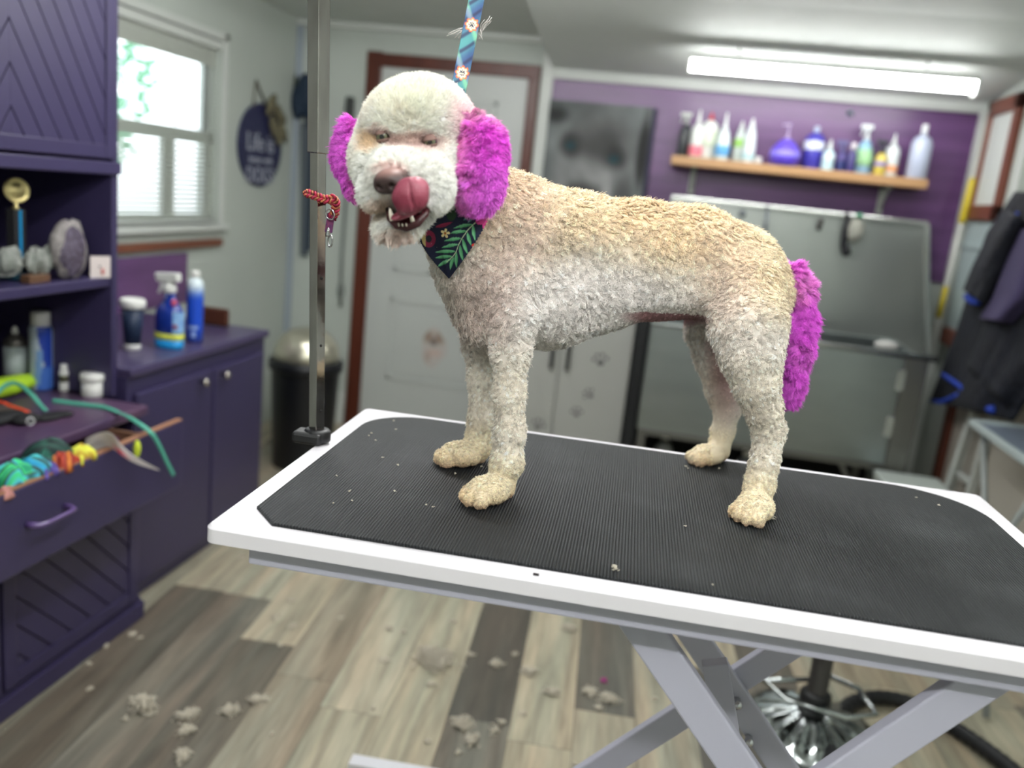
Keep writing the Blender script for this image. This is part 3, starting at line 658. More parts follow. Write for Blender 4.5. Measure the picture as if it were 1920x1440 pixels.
def trig(b):
    b.lathe([(.019, .182), (.022, .186), (.022, .205), (.016, .209)], p)
    b.obox(p+(-.006, 0, .232), ((1, 0, .08), (0, 1, 0), (-.08, 0, 1)), (.040, .014, .014)); b.obox(p+(.0, 0, .214), ((1, 0, 0), (0, 1, 0), (0, 0, 1)), (.012, .010, .012))
    b.obox(p+(-.047, 0, .233), ((1, 0, 0), (0, 1, 0), (0, 0, 1)), (.006, .009, .010))
    b.tube([p+(-.022, 0, .222), p+(-.030, 0, .208), p+(-.036, 0, .188), p+(-.043, 0, .176)], [.007, .0065, .006, .005], 10, flat=(1, 1))
one('trigger_head', mat('white_trigger', '#d4d6d2', .4), trig, parent=t, bevel=.004)
t.scale = (1.06, 1.06, 1.10)
p = on_top(364, 640); p[2] = CTt
def grad_bottle(P):
    z = P[:, 2]-CTt; c = np.tile(hexc('#1c47b8'), (len(P), 1)); c = mixc(c, '#c9d6dc', sstep(.16, .22, z)); c = mixc(c, '#23357e', 1-sstep(.0, .06, z)); return c
t = thing('tall_bottle', p, 'tall blue bottle fading to white at its top, right of the trigger spray', 'bottle')
bb_ = MB(); bb_.lathe([(.028, 0), (.031, .003)]+[(.031, z) for z in np.linspace(.01, .205, 20)]+[(.029, .222), (.022, .236), (.014, .244)], p); o_ = bb_.build('body', mat('gradient_plastic', '#ffffff', .3, attr='Col'), t)
_late = [(o_, grad_bottle)]
one('cap', wplast, lambda b: b.lathe([(.016, .242), (.0165, .262), (.013, .268), (0, .269)], p), parent=t)
one('label_print', mat('pale_print', '#8fa6d8', .5), lambda b: (b.add([p+(.0315*math.cos(a), .0315*math.sin(a), z) for a in np.linspace(-1.7, -.6, 6) for z in (.052, .064)], [(2*i, 2*i+2, 2*i+3, 2*i+1) for i in range(5)]), b.add([p+(.0315*math.cos(a), .0315*math.sin(a), z) for a in np.linspace(-1.4, -.9, 5) for z in (.022, .042)], [(2*i, 2*i+2, 2*i+3, 2*i+1) for i in range(4)])), parent=t)
p = on_top(406, 611); 
t = tag(one('wooden_block', mat('dark_wood_block', '#4a2718', .5, noise=(9, .6, '#38190f')), lambda b: b.box(p[0]-.07, p[0]+.055, p[1]-.012, p[1]+.012, CTt, CTt+.078), bevel=.012, seg=3), 'dark brown wooden stand with rounded corners at the cupboard\'s far end', 'stand')
# --- on the tower shelf
def sh(x, y): q = atZ(x, y, SHZ); q[2] = SHZ; return q
tp = atX(32, 505, -1.83); tp[2] = SHZ
t = thing('trophy', tp, 'trophy with a gold disc on a blue striped column and teal base', 'trophy')
gold = mat('pale_gold', '#cdbf88', .3, .8, bump=(160, .6, .002)); du = np.array([.93, -.36, 0])
def zat(y, X=-1.83, x=30): return atX(x, y, X)[2]
one('base', mat('teal_base', '#145064', .3, coat=.4), lambda b: b.obox(tp+(0, .01, .012), ((0, 1, 0), (1, 0, 0), (0, 0, 1)), (.055, .03, .0115)), parent=t, bevel=.003)
colz0, colz1 = tp[2]+.0235, zat(392)
one('column', mat('dark_column', '#2a2a2c', .35), lambda b: b.obox((tp[0], tp[1], (colz0+colz1)/2), ((0, 1, 0), (1, 0, 0), (0, 0, 1)), (.021, .014, (colz1-colz0)/2)), parent=t, bevel=.002)
one('blue_stripe', mat('blue_foil', '#1c8fc8', .3, .3), lambda b: b.obox((tp[0]+.0142, tp[1], (colz0+colz1)/2+.001), ((0, 1, 0), (1, 0, 0), (0, 0, 1)), (.0055, .0008, (colz1-colz0)/2-.002)), parent=t)
dc = atX(31, 357, -1.83)
one('stem', gold, lambda b: b.lathe([(.012, 0), (.008, .006), (.004, .014), (.004, .03), (.006, .04)], (tp[0], tp[1], colz1)), parent=t)
one('medal_disc', gold, lambda b: b.lathe([(.034, -.004), (.035, 0), (.034, .004), (.030, .0045), (.029, .003), (.020, .003), (.018, .005), (.006, .008), (0, .0085)], dc, (.9, -.42, .1), n=40), parent=t)
# geode
def rock(c, r, seed, n=26, ax=None):
    b = MB(); b.ball(c, r, n, n//2, ax); P = np.array(b.v); d = (P-c); nn = wave_noise(P, 60, seed); n2 = wave_noise(P, 190, seed+1); P = c+d*(1+.13*nn+.07*n2)[:, None]; b.v = [tuple(q) for q in P]; return b
gc = atX(130, 470, -1.745); gs = px2m(1, gc)
t = thing('geode', (gc[0], gc[1], SHZ), 'large dark purple geode slab with a pale crystal rim on the shelf', 'geode')
gb = rock(gc, (.025, 46*gs, 60*gs), 31, 34); gb.v = [(v[0], v[1], max(v[2], SHZ)) for v in gb.v]
gb.build('rim', mat('pale_crystal', '#8f8a88', .45, noise=(40, .9, '#5c5558'), bump=(120, 1, .006)), t)
gb = rock(gc+np.array((.014, -.006, 0)), (.017, 34*gs, 47*gs), 35, 34); gb.build('crystal_face', mat('amethyst', '#3c3344', .25, noise=(60, .8, '#6c6276'), bump=(150, 1, .008)), t)
for (x, y, rr, se, lb) in ((100, 478, 22, 41, 'grey-green crystal chunk left of the large geode'), (70, 492, 25, 42, 'pale streaked crystal chunk beside the trophy column'), (15, 490, 26, 43, 'pale grey crystal chunk at the left edge of the shelf')):
    c = atX(x, y, -1.76); s1 = px2m(rr, c); b = rock(c, (s1*.6, s1*1.25, s1*.95), se, 14); b.v = [tuple(np.array(c)+(np.array(v)-c)*(1+.28*math.sin(i_*2.7+se)*math.cos(i_*1.3))) for i_, v in enumerate(b.v)]; b.v = [(v[0], v[1], max(v[2], SHZ)) for v in b.v]
    tag(b.build('crystal_cluster', mat('crystal%d' % se, '#8d8f8a', .35, noise=(50, .9, '#5f6660', (1, 1, .3)), bump=(140, 1, .006)), smooth=False), lb, 'crystal', 'crystal chunks on the tower shelf')
c = atX(72, 525, -1.74); tag(one('small_wooden_box', mat('box_wood', '#5c4230', .5), lambda b: b.box(c[0]-.02, c[0]+.01, c[1]-.045, c[1]+.035, SHZ, SHZ+.022), bevel=.002), 'small flat brown wooden box at the front of the tower shelf', 'box')
c = atX(188, 489, -1.712); tag(one('paper_card', mat('card_white', '#cfc4c2', .6), lambda b: b.obox(c+(0, 0, -.002+SHZ-c[2]+.034), ((.5, .86, 0), (.86, -.5, 0), (0, 0, 1)), (.030, .0015, .033)), bevel=.0004), 'small white card with a red figure leaning at the shelf\'s right end', 'card')
card = bpy.data.objects['paper_card']; cc_ = c+(0, 0, SHZ-c[2]+.032)
one('red_print', mat('card_red', '#b0504a', .6), lambda b: b.ball(cc_+(.004, .006, -.014), (.004, .006, .011), 12, 8), parent=card); one('grey_print', mat('card_grey', '#5e5a60', .6), lambda b: b.ball(cc_+(.002, -.004, .002), (.002, .004, .004), 10, 6), parent=card)
# --- on the desk
def dk(x, y): q = atZ(x, y, DT); q[2] = DT; return q
sil = mat('aerosol_metal', '#77736e', .35, .7)
p = dk(30, 722)
t = thing('aerosol_can', p, 'silver aerosol can with white label and small white nozzle at the desk\'s left', 'can')
one('body', sil, lambda b: b.lathe([(.031, 0), (.034, .003), (.034, .138), (.0345, .142), (.031, .149), (.021, .160), (.018, .162), (.018, .167), (.010, .169)], p), parent=t)
one('label', mat('aero_label', '#b9c4c4', .5, noise=(60, .6, '#98a6a4', (1, 1, 3))), lambda b: b.lathe([(.0344, .010), (.0344, .130)], p), parent=t)
one('nozzle', wplast, lambda b: b.lathe([(.010, .168), (.010, .180), (.007, .188), (.004, .192), (0, .193)], p), parent=t)
p = dk(78, 728)
t = thing('aerosol_can', p, 'tall white and blue aerosol can with a wide white cap on the desk', 'can')
o_ = one('body', mat('painted_can', '#ffffff', .3, attr='Col'), lambda b: b.lathe([(.032, 0), (.034, .003)]+[(.034, z) for z in np.linspace(.006, .196, 40)]+[(.030, .204), (.026, .206)], p, n=56), parent=t)
def canc(P, p=p):
    z = P[:, 2]-DT; a = np.arctan2(P[:, 1]-p[1], P[:, 0]-p[0]); c = np.tile(hexc('#aebcc6'), (len(P), 1)); m = (a > -.95+.3*np.sin(z*22)) & (a < .3); c[m] = hexc('#1c3a98'); m = (z < .075) & (a > -1.3+z*4) & (a < .5); c[m] = hexc('#3f68b8'); m = (z < .13) & (z > .02) & (np.abs(a+1.35-z*3) < .28); c[m] = hexc('#6f93c4'); return c
_late.append((o_, canc))
one('cap', wplast, lambda b: b.lathe([(.0285, .202), (.0285, .246), (.027, .250), (0, .251)], p), parent=t)
p = dk(120, 732)
t = bottle('small_bottle', p, shoulder(.0145, .058, .009, .068), wplast, 'small white bottle with a dark label beside the white tub', 'bottle', [(.0095, .066), (.0105, .068), (.0105, .086), (0, .087)], wplast, [('label', [(.0148, .030), (.0148, .052)], mat('olive_label', '#4c4c38', .5))])
p = dk(173, 742)
t = bottle('white_tub', p, [(.029, 0), (.0315, .003), (.0315, .052)], wplast, 'round white plastic tub with screw lid on the desk corner', 'tub', [(.0345, .050), (.0365, .053), (.0365, .068), (.034, .074), (0, .075)], wplast)
# lime pouch, teal lead, harness
p = dk(28, 738)
lm = MB(); lm.ball(p+(-.005, -.045, .029), (.040, .160, .029), 34, 16); P_ = np.array(lm.v); P_[:, 2] = np.maximum(P_[:, 2]+.002*wave_noise(P_, 60, 5), DT); lm.v = [tuple(v) for v in P_]
tag(lm.build('lime_pouch', mat('lime_fabric', '#b4e02c', .6, noise=(30, .5, '#c9e84a'), bump=(90, .4, .003))), 'lime green plump fabric toy lying on the desk', 'toy')
teal = mat('teal_webbing', '#4fa08c', .55, bump=(300, .3, .0006))
def ribbon(path, w, th, wd):
    b = MB(); P = [np.array(q, float) for q in path]; d = [0]
    for i in range(1, len(P)): d.append(d[-1]+np.linalg.norm(P[i]-P[i-1]))
    m = max(12, int(d[-1]/.006)); S = np.linspace(0, d[-1], m); Q = np.stack([np.interp(S, d, [q[k] for q in P]) for k in range(3)], 1)
    for _ in range(8): Q[1:-1] = (Q[:-2]+Q[2:]+2*Q[1:-1])/4
    T_ = np.gradient(Q, axis=0); T_ /= np.linalg.norm(T_, axis=1)[:, None]; wd = np.asarray(wd, float); vs = []; 
    for i in range(m):
        s_ = np.cross(T_[i], wd); s_ /= np.linalg.norm(s_)+1e-9; n_ = np.cross(s_, T_[i])
        vs += [Q[i]+s_*w/2+n_*th/2, Q[i]-s_*w/2+n_*th/2, Q[i]-s_*w/2-n_*th/2, Q[i]+s_*w/2-n_*th/2]
    fs = [(4*i+k, 4*i+(k+1) % 4, 4*i+4+(k+1) % 4, 4*i+4+k) for i in range(m-1) for k in range(4)]+[(3, 2, 1, 0), (4*m-4, 4*m-3, 4*m-2, 4*m-1)]
    b.add(vs, fs, True); return b
def Z(x, y, z): return atZ(x, y, z)
ld = thing('teal_lead', Z(110, 755, DT), 'teal webbing lead trailing over the toy, across the desk and down past the drawer', 'lead')
ribbon([Z(-10, 742, DT+.03), Z(8, 722, DT+.052), Z(25, 716, DT+.060), Z(42, 724, DT+.056), Z(62, 742, DT+.036), Z(74, 758, DT+.014), Z(86, 770, DT+.006)], .0125, .0022, (.75, -.55, .5)).build('strap_end', teal, ld)
ribbon([Z(98, 751, DT+.004), Z(150, 758, DT+.004), Z(195, 763, DT+.006), Z(215, 770, DT+.006), atX(240, 781, -1.50), atX(262, 795, -1.44), atX(285, 812, -1.40), atX(300, 838, -1.40), atX(312, 865, -1.40), atX(326, 892, -1.40)], .0125, .0022, (.75, -.55, .5)).build('strap', teal, ld)
hz = thing('dog_harness', dk(40, 775), 'black and orange dog harness with metal clip lying on the desk', 'harness')
one('orange_strap', mat('orange_webbing', '#e04a24', .5), lambda b: (b.bar(Z(-40, 742, DT+.020), Z(12, 757, DT+.020), .013, .004), b.bar(Z(14, 759, DT+.019), Z(52, 772, DT+.016), .012, .004)), parent=hz, bevel=.001)
blackf = mat('black_webbing', '#121316', .75)
def hb(b):
    for c, r in ((Z(0, 785, DT+.012), (.034, .085, .016)), (Z(50, 785, DT+.012), (.032, .045, .013)), (Z(95, 780, DT+.006), (.030, .055, .008)), (Z(122, 776, DT+.006), (.022, .024, .008))): b.ball(c, r, 20, 10)
one('black_padding', blackf, hb, parent=hz)
def clip(b):
    c = Z(57, 790, DT+.024); ring(b, c, .010, .0018, (.8, -.5, .4)); b.lathe([(.004, 0), (.005, .004), (.004, .016)], Z(53, 778, DT+.022), (.2, .6, -.2), n=12)
one('metal_clip', chrome, clip, parent=hz)
# --- bandanas in the open drawer
def scrap(name, x, y, X, r, seed, cols, label, flat=.45, hang=None):
    """crumpled cloth: a folded sheet with sharp ridges, its hem tucked down"""
    c = atX(x, y, X); s_ = px2m(r, c); b = MB(); rr_ = np.random.default_rng(seed); a0 = rr_.random()*3.1; n = 46; fr = 170+60*rr_.random()
    def f(u, v):
        p, q = (u-.5)*2, (v-.5)*2; k = max(0, 1-p*p)*max(0, 1-q*q); w = p*math.cos(a0)+q*math.sin(a0); w2 = -p*math.sin(a0)+q*math.cos(a0)
        rid = abs(math.sin(w*5.2+1.3*math.sin(w2*2.1+seed)+seed))**.7; rid2 = abs(math.sin(w*9+w2*3+seed*2))
        return c+np.array([p*s_*1.0+.004*math.sin(w2*5), q*s_*1.25, -s_*.5+s_*1.0*k**.45+s_*(.42*rid+.16*rid2)*k**.3])
    b.grid(f, n, n); o = b.build(name, mat('tie_dye', '#ffffff', .7, attr='Col'), thick=.0012)
    def g(P_):
        q = (P_-c)/s_; w = q[:, 0]*math.cos(a0)+q[:, 1]*math.sin(a0); a = wave_noise(P_, 26, seed+3)*1.6+w*5.2; k = (np.sin(a)*.5+.5)*(len(cols)-1); i = np.clip(k.astype(int), 0, len(cols)-2); w_ = k-i; H_ = np.array([hexc(h) for h in cols]); return H_[i]*(1-w_)[:, None]+H_[i+1]*w_[:, None]
    _late.append((o, g)); tag(o, label, 'bandana', 'folded bandanas in the open drawer'); return o
DZt = .70
for (x, y, X, r, sd, cols, lb, fl) in (
    (25, 893, -1.475, 30, 51, ('#1f8f6a', '#3fd07a', '#0f2018', '#49b8d8', '#37c07a'), 'green and blue tie-dyed bandana at the drawer\'s left', .35),
    (62, 880, -1.47, 27, 52, ('#2a9fd0', '#1f6f66', '#112028', '#49c8d0'), 'turquoise tie-dyed bandana in the drawer', .4),
    (85, 882, -1.45, 18, 53, ('#4a3f86', '#6a5aa8', '#2f2a60'), 'violet bandana between the turquoise and the rust one', .4),
    (118, 868, -1.455, 22, 54, ('#a83a24', '#7a1f20', '#c2742a'), 'rust red bandana in the middle of the drawer', .42),
    (150, 853, -1.455, 20, 55, ('#c9cc3a', '#d8d84f', '#b08f2a'), 'yellow bandana right of the rust red one', .42),
    (90, 855, -1.50, 34, 56, ('#14463c', '#0d1f20', '#1a5a4c'), 'dark green bandana at the back of the drawer', .3),
    (200, 830, -1.49, 17, 57, ('#8a1a5a', '#5c1240', '#2a1020'), 'dark magenta bandana under the drawer\'s right end', .3),
    (10, 925, -1.44, 14, 58, ('#c08a84', '#a06c66'), 'dusty pink bandana in the near left corner of the drawer', .5)):
    scrap('bandana', x, y, X, r, sd, cols, lb, fl)
# white and coral scarf hanging over the drawer rim
def hang(name, pts, w, col, label, m2=None):
    b = ribbon(pts, w, .004, (.6, -.5, .6)); o = b.build(name, col); tag(o, label, 'scarf', None); return o
sc_m = mat('scarf_cloth', '#ffffff', .7, attr='Col')
sb = MB(); path = [atX(160, 838, -1.49), atX(185, 826, -1.465), atX(208, 822, -1.43), atX(222, 838, -1.395), atX(245, 858, -1.385), atX(270, 870, -1.38), atX(300, 882, -1.378)]
wds = [.050, .056, .056, .046, .034, .018, .005]; Q_ = []
for i, (q, w_) in enumerate(zip(path, wds)):
    for k in range(9):
        a = (k/8-.5); Q_.append(q+np.array([.004*math.sin(k*1.9+i), .25*a*w_, a*w_*-.9]))
sb.add(Q_, [(i*9+k, (i+1)*9+k, (i+1)*9+k+1, i*9+k+1) for i in range(6) for k in range(8)], True)
so = sb.build('cotton_scarf', sc_m, thick=.0015, sub=2); tag(so, 'white scarf with coral spots hanging out over the drawer\'s right end', 'scarf')
_late.append((so, lambda P: mixc(mixc(np.tile(hexc('#c4bdbb'), (len(P), 1)), '#e0566e', (lambda x, y: disc(x, y, 222, 850, 12, 9, .4))(*proj(P))), '#9a9498', (lambda x, y: disc(x, y, 172, 830, 22, 10, .7))(*proj(P)))))
yb = rock(atX(257, 842, -1.40), (.010, .010, .024), 61, 18); tag(yb.build('yellow_ribbon', mat('yellow_green_cloth', '#c3d23a', .7)), 'yellow-green ribbon tip sticking up behind the white scarf', 'ribbon')
# --- wall hangings
plc = atX(482, 262, XL+.01); pw = px2m(1, plc)
pq = thing('welcome_plaque', (XL, plc[1], plc[2]), 'navy oval wall plaque with white lettering and a burlap bow', 'plaque')
pl_y0, pl_y1, pl_zt, pl_zb = atX(443, 262, XL)[1], atX(524, 275, XL)[1], atX(474, 190, XL)[2], atX(482, 350, XL)[2]
pcy, pcz, pry, prz = (pl_y0+pl_y1)/2, (pl_zt+pl_zb)/2, (pl_y1-pl_y0)/2, (pl_zt-pl_zb)/2
one('board', mat('navy_plaque', '#23254a', .5), lambda b: b.prism([(XL+.002, pcy+pry*math.cos(a), pcz+prz*math.sin(a)) for a in np.linspace(0, 2*PI, 48, endpoint=False)], (.012, 0, 0)), parent=pq, bevel=.002)
let = mat('plaque_lettering', '#a9adba', .6)
def text(name, s, size, loc, m, parent, rot, ext=.001):
    cu = bpy.data.curves.new(name, 'FONT'); cu.body = s; cu.size = size; cu.extrude = ext; cu.align_x = 'CENTER'; cu.align_y = 'CENTER'
    tmp = bpy.data.objects.new(name, cu); C.objects.link(tmp); dg = bpy.context.evaluated_depsgraph_get(); me = bpy.data.meshes.new_from_object(tmp.evaluated_get(dg)); bpy.data.objects.remove(tmp)
    o = link(name, me, parent); me.materials.clear(); me.materials.append(m); R3 = Matrix(rot).transposed(); me.transform(Matrix.Translation(np.asarray(loc, float)-ORG[parent.name]) @ R3.to_4x4()); return o
RL = ((0, 1, 0), (0, 0, 1), (1, 0, 0))
text('lettering', 'Life is', .135, (XL+.0155, pcy-.01, pcz+.01), let, pq, RL); text('lettering', 'better with', .058, (XL+.0155, pcy, pcz-.075), let, pq, RL); text('lettering', 'DOGS', .115, (XL+.0155, pcy, pcz-.16), let, pq, RL)
burl = mat('burlap', '#6f6a52', .85, noise=(40, .8, '#4a463a'), bump=(120, .6, .004))
def bow(b):
    c = np.array([XL+.035, atX(505, 215, XL)[1], atX(505, 215, XL)[2]])
    for (dy, dz, ry, rz, a) in ((-.05, .05, .075, .03, .9), (.06, .0, .07, .032, -.5), (-.02, -.06, .06, .024, -1.2), (.10, -.08, .07, .022, -.9), (.02, .03, .035, .03, 0), (.05, -.10, .06, .02, -1.4)):
        b.ball(c+(0, dy, dz), (.02, ry, rz), 18, 10, ((1, 0, 0), (0, math.cos(a), math.sin(a)), (0, -math.sin(a), math.cos(a))))
one('burlap_bow', burl, bow, parent=pq)
hk_ = atX(480, 150, XL+.01); one('hanging_cord', mat('twine', '#6f6c60', .9), lambda b: b.tube([(XL+.012, pcy-.10, pl_zt-.03), (XL+.012, hk_[1], hk_[2]), (XL+.012, pcy+.08, pl_zt-.05)], .006, 8), parent=pq)
# leads on the back wall beside the pole
def yb_(x, y, d=.0): return atY(x, y, YB-d)
lh = thing('hanging_leads', yb_(565, 150, .03), 'bunch of dark navy leads hanging on a hook at the room\'s back left corner', 'leads')
def bunch(b):
    for (x, y, rx, rz) in ((572, 178, .055, .12), (560, 190, .045, .10), (584, 205, .04, .11)): b.ball(yb_(x, y, .05), (rx, .035, rz), 20, 12)
one('coiled_webbing', mat('navy_webbing', '#16283c', .7, bump=(90, .7, .006)), bunch, parent=lh)
one('olive_webbing', mat('olive_webbing', '#3a4238', .75, bump=(80, .6, .005)), lambda b: b.ball(yb_(553, 180, .03), (.025, .02, .12), 16, 10), parent=lh)
one('grey_strap', mat('grey_strap', '#545c62', .7), lambda b: b.bar(yb_(572, 230, .03), yb_(570, 480, .03), .05, .01, (0, 1, 0)), parent=lh)
one('dark_strap', mat('navy_webbing'), lambda b: b.bar(yb_(584, 230, .04), yb_(578, 470, .04), .025, .012, (0, 1, 0)), parent=lh)
tag(one('hanging_lead', mat('grey_lead', '#767c78', .7), lambda b: (b.tube([yb_(652, 290, .02), yb_(648, 380, .02), yb_(641, 480, .02), yb_(638, 575, .02)], .016, 8, flat=(1, .5)), b.ball(yb_(639, 545, .02), (.022, .012, .05), 12, 8))), 'single thin grey lead hanging down the wall beside the brown door casing', 'lead')
tag(one('wall_clip', mat('dark_clip', '#3a3d3c', .6), lambda b: b.box(yb_(660, 205)[0]-.03, yb_(660, 205)[0]+.02, YB-.04, YB, 1.80, 1.93), bevel=.012), 'small dark holder fixed on the wall just left of the door casing', 'holder')
# trash can between cupboard and back wall
tcx, tcy = -1.78, 4.02
tc_ = thing('trash_can', (tcx, tcy, 0), 'black round trash can with a domed silver swing lid beside the low cupboard', 'trash can')
blk2 = mat('black_bin', '#0e1016', .4)
one('bin_body', blk2, lambda b: b.lathe([(.145, 0), (.15, .01), (.172, .50), (.176, .51)], (tcx, tcy, 0), n=40), parent=tc_)
one('lid_ring', blk2, lambda b: b.lathe([(.176, .505), (.188, .515), (.188, .555), (.176, .565), (.165, .566)], (tcx, tcy, 0), n=40), parent=tc_)
one('swing_dome', mat('satin_steel', '#c4c1ae', .28, .75), lambda b: b.lathe([(.168, .555), (.165, .60), (.150, .645), (.122, .685), (.080, .712), (.035, .724), (0, .726)], (tcx, tcy, 0), n=40), parent=tc_)
# ================================================================ RIGHT SIDE: shelf, tub, closet, picture
steel = mat('brushed_steel', '#a6adad', .30, 1, bump=(3, .05, .01), noise=(2, .6, '#959c9c', (1, 1, 6)))
steel2 = mat('mirror_steel', '#b4b9b5', .30, .85, noise=(2, .5, '#9da29f'))
edge = mat('steel_edge', '#d3d6d2', .25, .9)
# bottle shelf
SY0, SY1, SZ = 4.60, 4.828, 1.768
bs = thing('wall_shelf', (.51, 4.71, 1.60), 'long light wooden wall shelf on white brackets holding grooming bottles', 'shelf')
one('board', mat('pine_shelf', '#b08a62', .45, noise=(6, .6, '#a07a52', (.15, 1, 1))), lambda b: b.box(-.11, 1.135, SY0, SY1, 1.723, SZ), parent=bs, bevel=.004)
for x in (.012, .978):
    def br(b, x=x):
        b.box(x-.014, x+.014, SY1-.012, SY1, 1.585, 1.723); b.box(x-.014, x+.014, SY0+.06, SY1, 1.712, 1.723)
        b.prism([(x-.005, SY1-.01, 1.60), (x-.005, SY0+.08, 1.712), (x-.005, SY0+.10, 1.712), (x-.005, SY1-.01, 1.625)], (.010, 0, 0))
    one('bracket', mat('white_bracket', '#b5bab2', .4), br, parent=bs, bevel=.002)
# bottles: (px of base centre, base y px, width px, height px, kind, colours, label)
Bc = 4.70
def bx_(x): return atY(x, 300+(x-1258)*.095, Bc)[0]
hk2 = px2m(1, (.5, Bc, 1.8))
M_ = lambda n, c, **k: mat(n, c, .35, **k)
white, red, clear = M_('bottle_white', '#d8dddb'), M_('cap_red', '#c2303c'), M_('bottle_clear', '#aab4c4')
def pump(b, c, h, r=.007):
    b.lathe([(r*1.7, 0), (r*1.7, .014), (r*.7, .018), (r*.6, h-.01), (r*1.3, h-.008), (r*1.3, h)], c, n=16); b.bar(np.array(c)+(0, 0, h-.004), np.array(c)+(-.032, -.008, h-.009), .009, .007)
def nozz(b, c, h, r=.010):
    b.lathe([(r*1.2, 0), (r*1.2, .012), (r*.9, .016), (r*.35, h-.003), (r*.3, h)], c, n=16)
def flatcap(b, c, h, r=.014): b.lathe([(r, 0), (r, h-.003), (r*.8, h), (0, h)], c, n=18)
def spray(b, c, h, r=.010):
    b.lathe([(r*1.3, 0), (r*1.3, .016), (r*.8, .02), (r*.8, h-.02)], c, n=16); b.obox(np.array(c)+(-.008, 0, h-.012), ((1, 0, 0), (0, 1, 0), (0, 0, 1)), (.028, .010, .010)); b.tube([np.array(c)+(-.018, 0, h-.02), np.array(c)+(-.026, 0, h-.045), np.array(c)+(-.03, 0, h-.055)], .005, 8)
items = [
 (1278, 24, 62, 20, spray, '#3b3f42', '#b4b8b4', None, 'dark bottle with pale spray head at the shelf\'s left end'),
 (1300, 25, 62, 24, nozz, '#d3d8d4', '#dadddb', ('#e07a8a', .05, .35), 'white bottle with a pink label near the shelf\'s left end'),
 (1322, 34, 72, 14, nozz, '#d6dcd6', '#c2303c', ('#c8d2be', .3, .75), 'stout white bottle with a red pointed cap'),
 (1349, 27, 58, 26, nozz, '#cfdcdc', '#dbe0df', ('#5d9fd0', .12, .45), 'white bottle with a blue label right of the red-capped one'),
 (1381, 24, 62, 14, nozz, '#d0dcd6', '#dce1df', ('#9fd46a', .45, .7), 'white bottle with a lime green label, left of its twin'),
 (1398, 24, 66, 14, nozz, '#d3dcde', '#dce1df', ('#a8cbd0', .1, .25), 'white bottle pressed against the lime-labelled one on its right'),
 (1418, 17, 12, 0, None, '#d6d6d2', '#ffffff', None, 'small round white pot between the white and the purple bottles'),
 (1465, 56, 48, 26, pump, '#5b45c0', '#a796b8', ('#8478dc', .35, .55), 'squat round purple bottle with a pump'),
 (1520, 38, 68, 10, flatcap, '#3f3aa0', '#b8c4da', ('#d6dcec', .52, .75), 'tall purple bottle with white label and pale cap'),
 (1546, 22, 36, 18, nozz, '#b4d2dc', '#d8dfdc', ('#cfe0e4', .5, .8), 'small pale blue bottle right of the tall purple one'),
 (1573, 20, 36, 20, spray, '#27336e', '#5d5a84', ('#5a4f88', .55, .95), 'navy bottle with dark sprayer in the middle right of the shelf'),
 (1588, 17, 40, 12, flatcap, '#37306a', '#c9c4c8', None, 'narrow dark bottle with a pale round cap'),
 (1615, 34, 62, 26, spray, '#8fb8d4', '#d5dcde', ('#9fcf9a', .25, .8), 'blue and green spray bottle right of the navy ones'),
 (1643, 21, 40, 22, spray, '#c2b04c', '#2c2f36', ('#8a80b4', .4, .6), 'yellow and lilac bottle with black sprayer'),
 (1664, 27, 58, 18, nozz, '#d2d9d8', '#d9dedc', ('#e8a878', .15, .35), 'white bottle with an orange spot near the right end'),
 (1710, 36, 78, 16, flatcap, '#aab2c6', '#dfe3e4', None, 'large translucent lilac bottle at the shelf\'s right end'),
]
for i, (px, w, h, ch, capf, bc_, cc, lab_, lb) in enumerate(items):
    X = bx_(px); c = np.array([X, Bc+(.045, -.03, .01, -.045)[i % 4], SZ]); r = w*hk2/2; hh = h*hk2*1.0; m = mat('bottle_%d' % i, bc_, .3, coat=.2); nm_ = 'pot' if capf is None else 'grooming_bottle'
    t = thing(nm_, c, lb, 'bottle' if capf else 'pot', 'bottles on the wooden wall shelf')
    if capf is None: one('body', m, lambda b: b.lathe([(r*.95, 0), (r, .003), (r, hh), (r*.8, hh+.004), (0, hh+.005)], c, n=20), parent=t); continue
    if w > 50: prof = [(r*.7, 0), (r*.9, .01), (r, hh*.35), (r*.93, hh*.6), (r*.6, hh*.85), (r*.28, hh)]
    elif i in (4, 5, 3, 12): prof = [(r*.95, 0), (r, .004), (r*.98, hh*.45), (r*.8, hh*.75), (r*.5, hh*.95), (.011, hh)]
    else: prof = [(r*.95, 0), (r, .004), (r, hh*.78), (r*.8, hh*.9), (.012, hh)]
    one('body', m, lambda b: b.lathe(prof, c, n=24), parent=t)
    one('cap', mat('cap_%s' % cc[1:], cc, .35), lambda b: capf(b, c+(0, 0, hh-.001), max(ch*hk2*1.1, .024)), parent=t)
    if lab_:
        z0, z1 = lab_[1]*hh, lab_[2]*hh
        def rad(z):
            return np.interp(z, [q[1] for q in prof], [q[0] for q in prof])
        one('label', mat('label_%d' % i, lab_[0], .4), lambda b: b.lathe([(rad(z)+.0006, z) for z in np.linspace(z0, z1, 6)], c, n=24), parent=t)
kn = atY(1594, 212, YB-.02); tag(one('wall_hook', mat('grey_hook', '#7f8c98', .4, .4), lambda b: b.lathe([(.017, 0), (.017, .006), (.01, .012), (.012, .02), (0, .022)], (kn[0], YB-.012, kn[2]), (0, -1, 0))), 'small round grey hook on the purple wall above the shelf', 'hook')
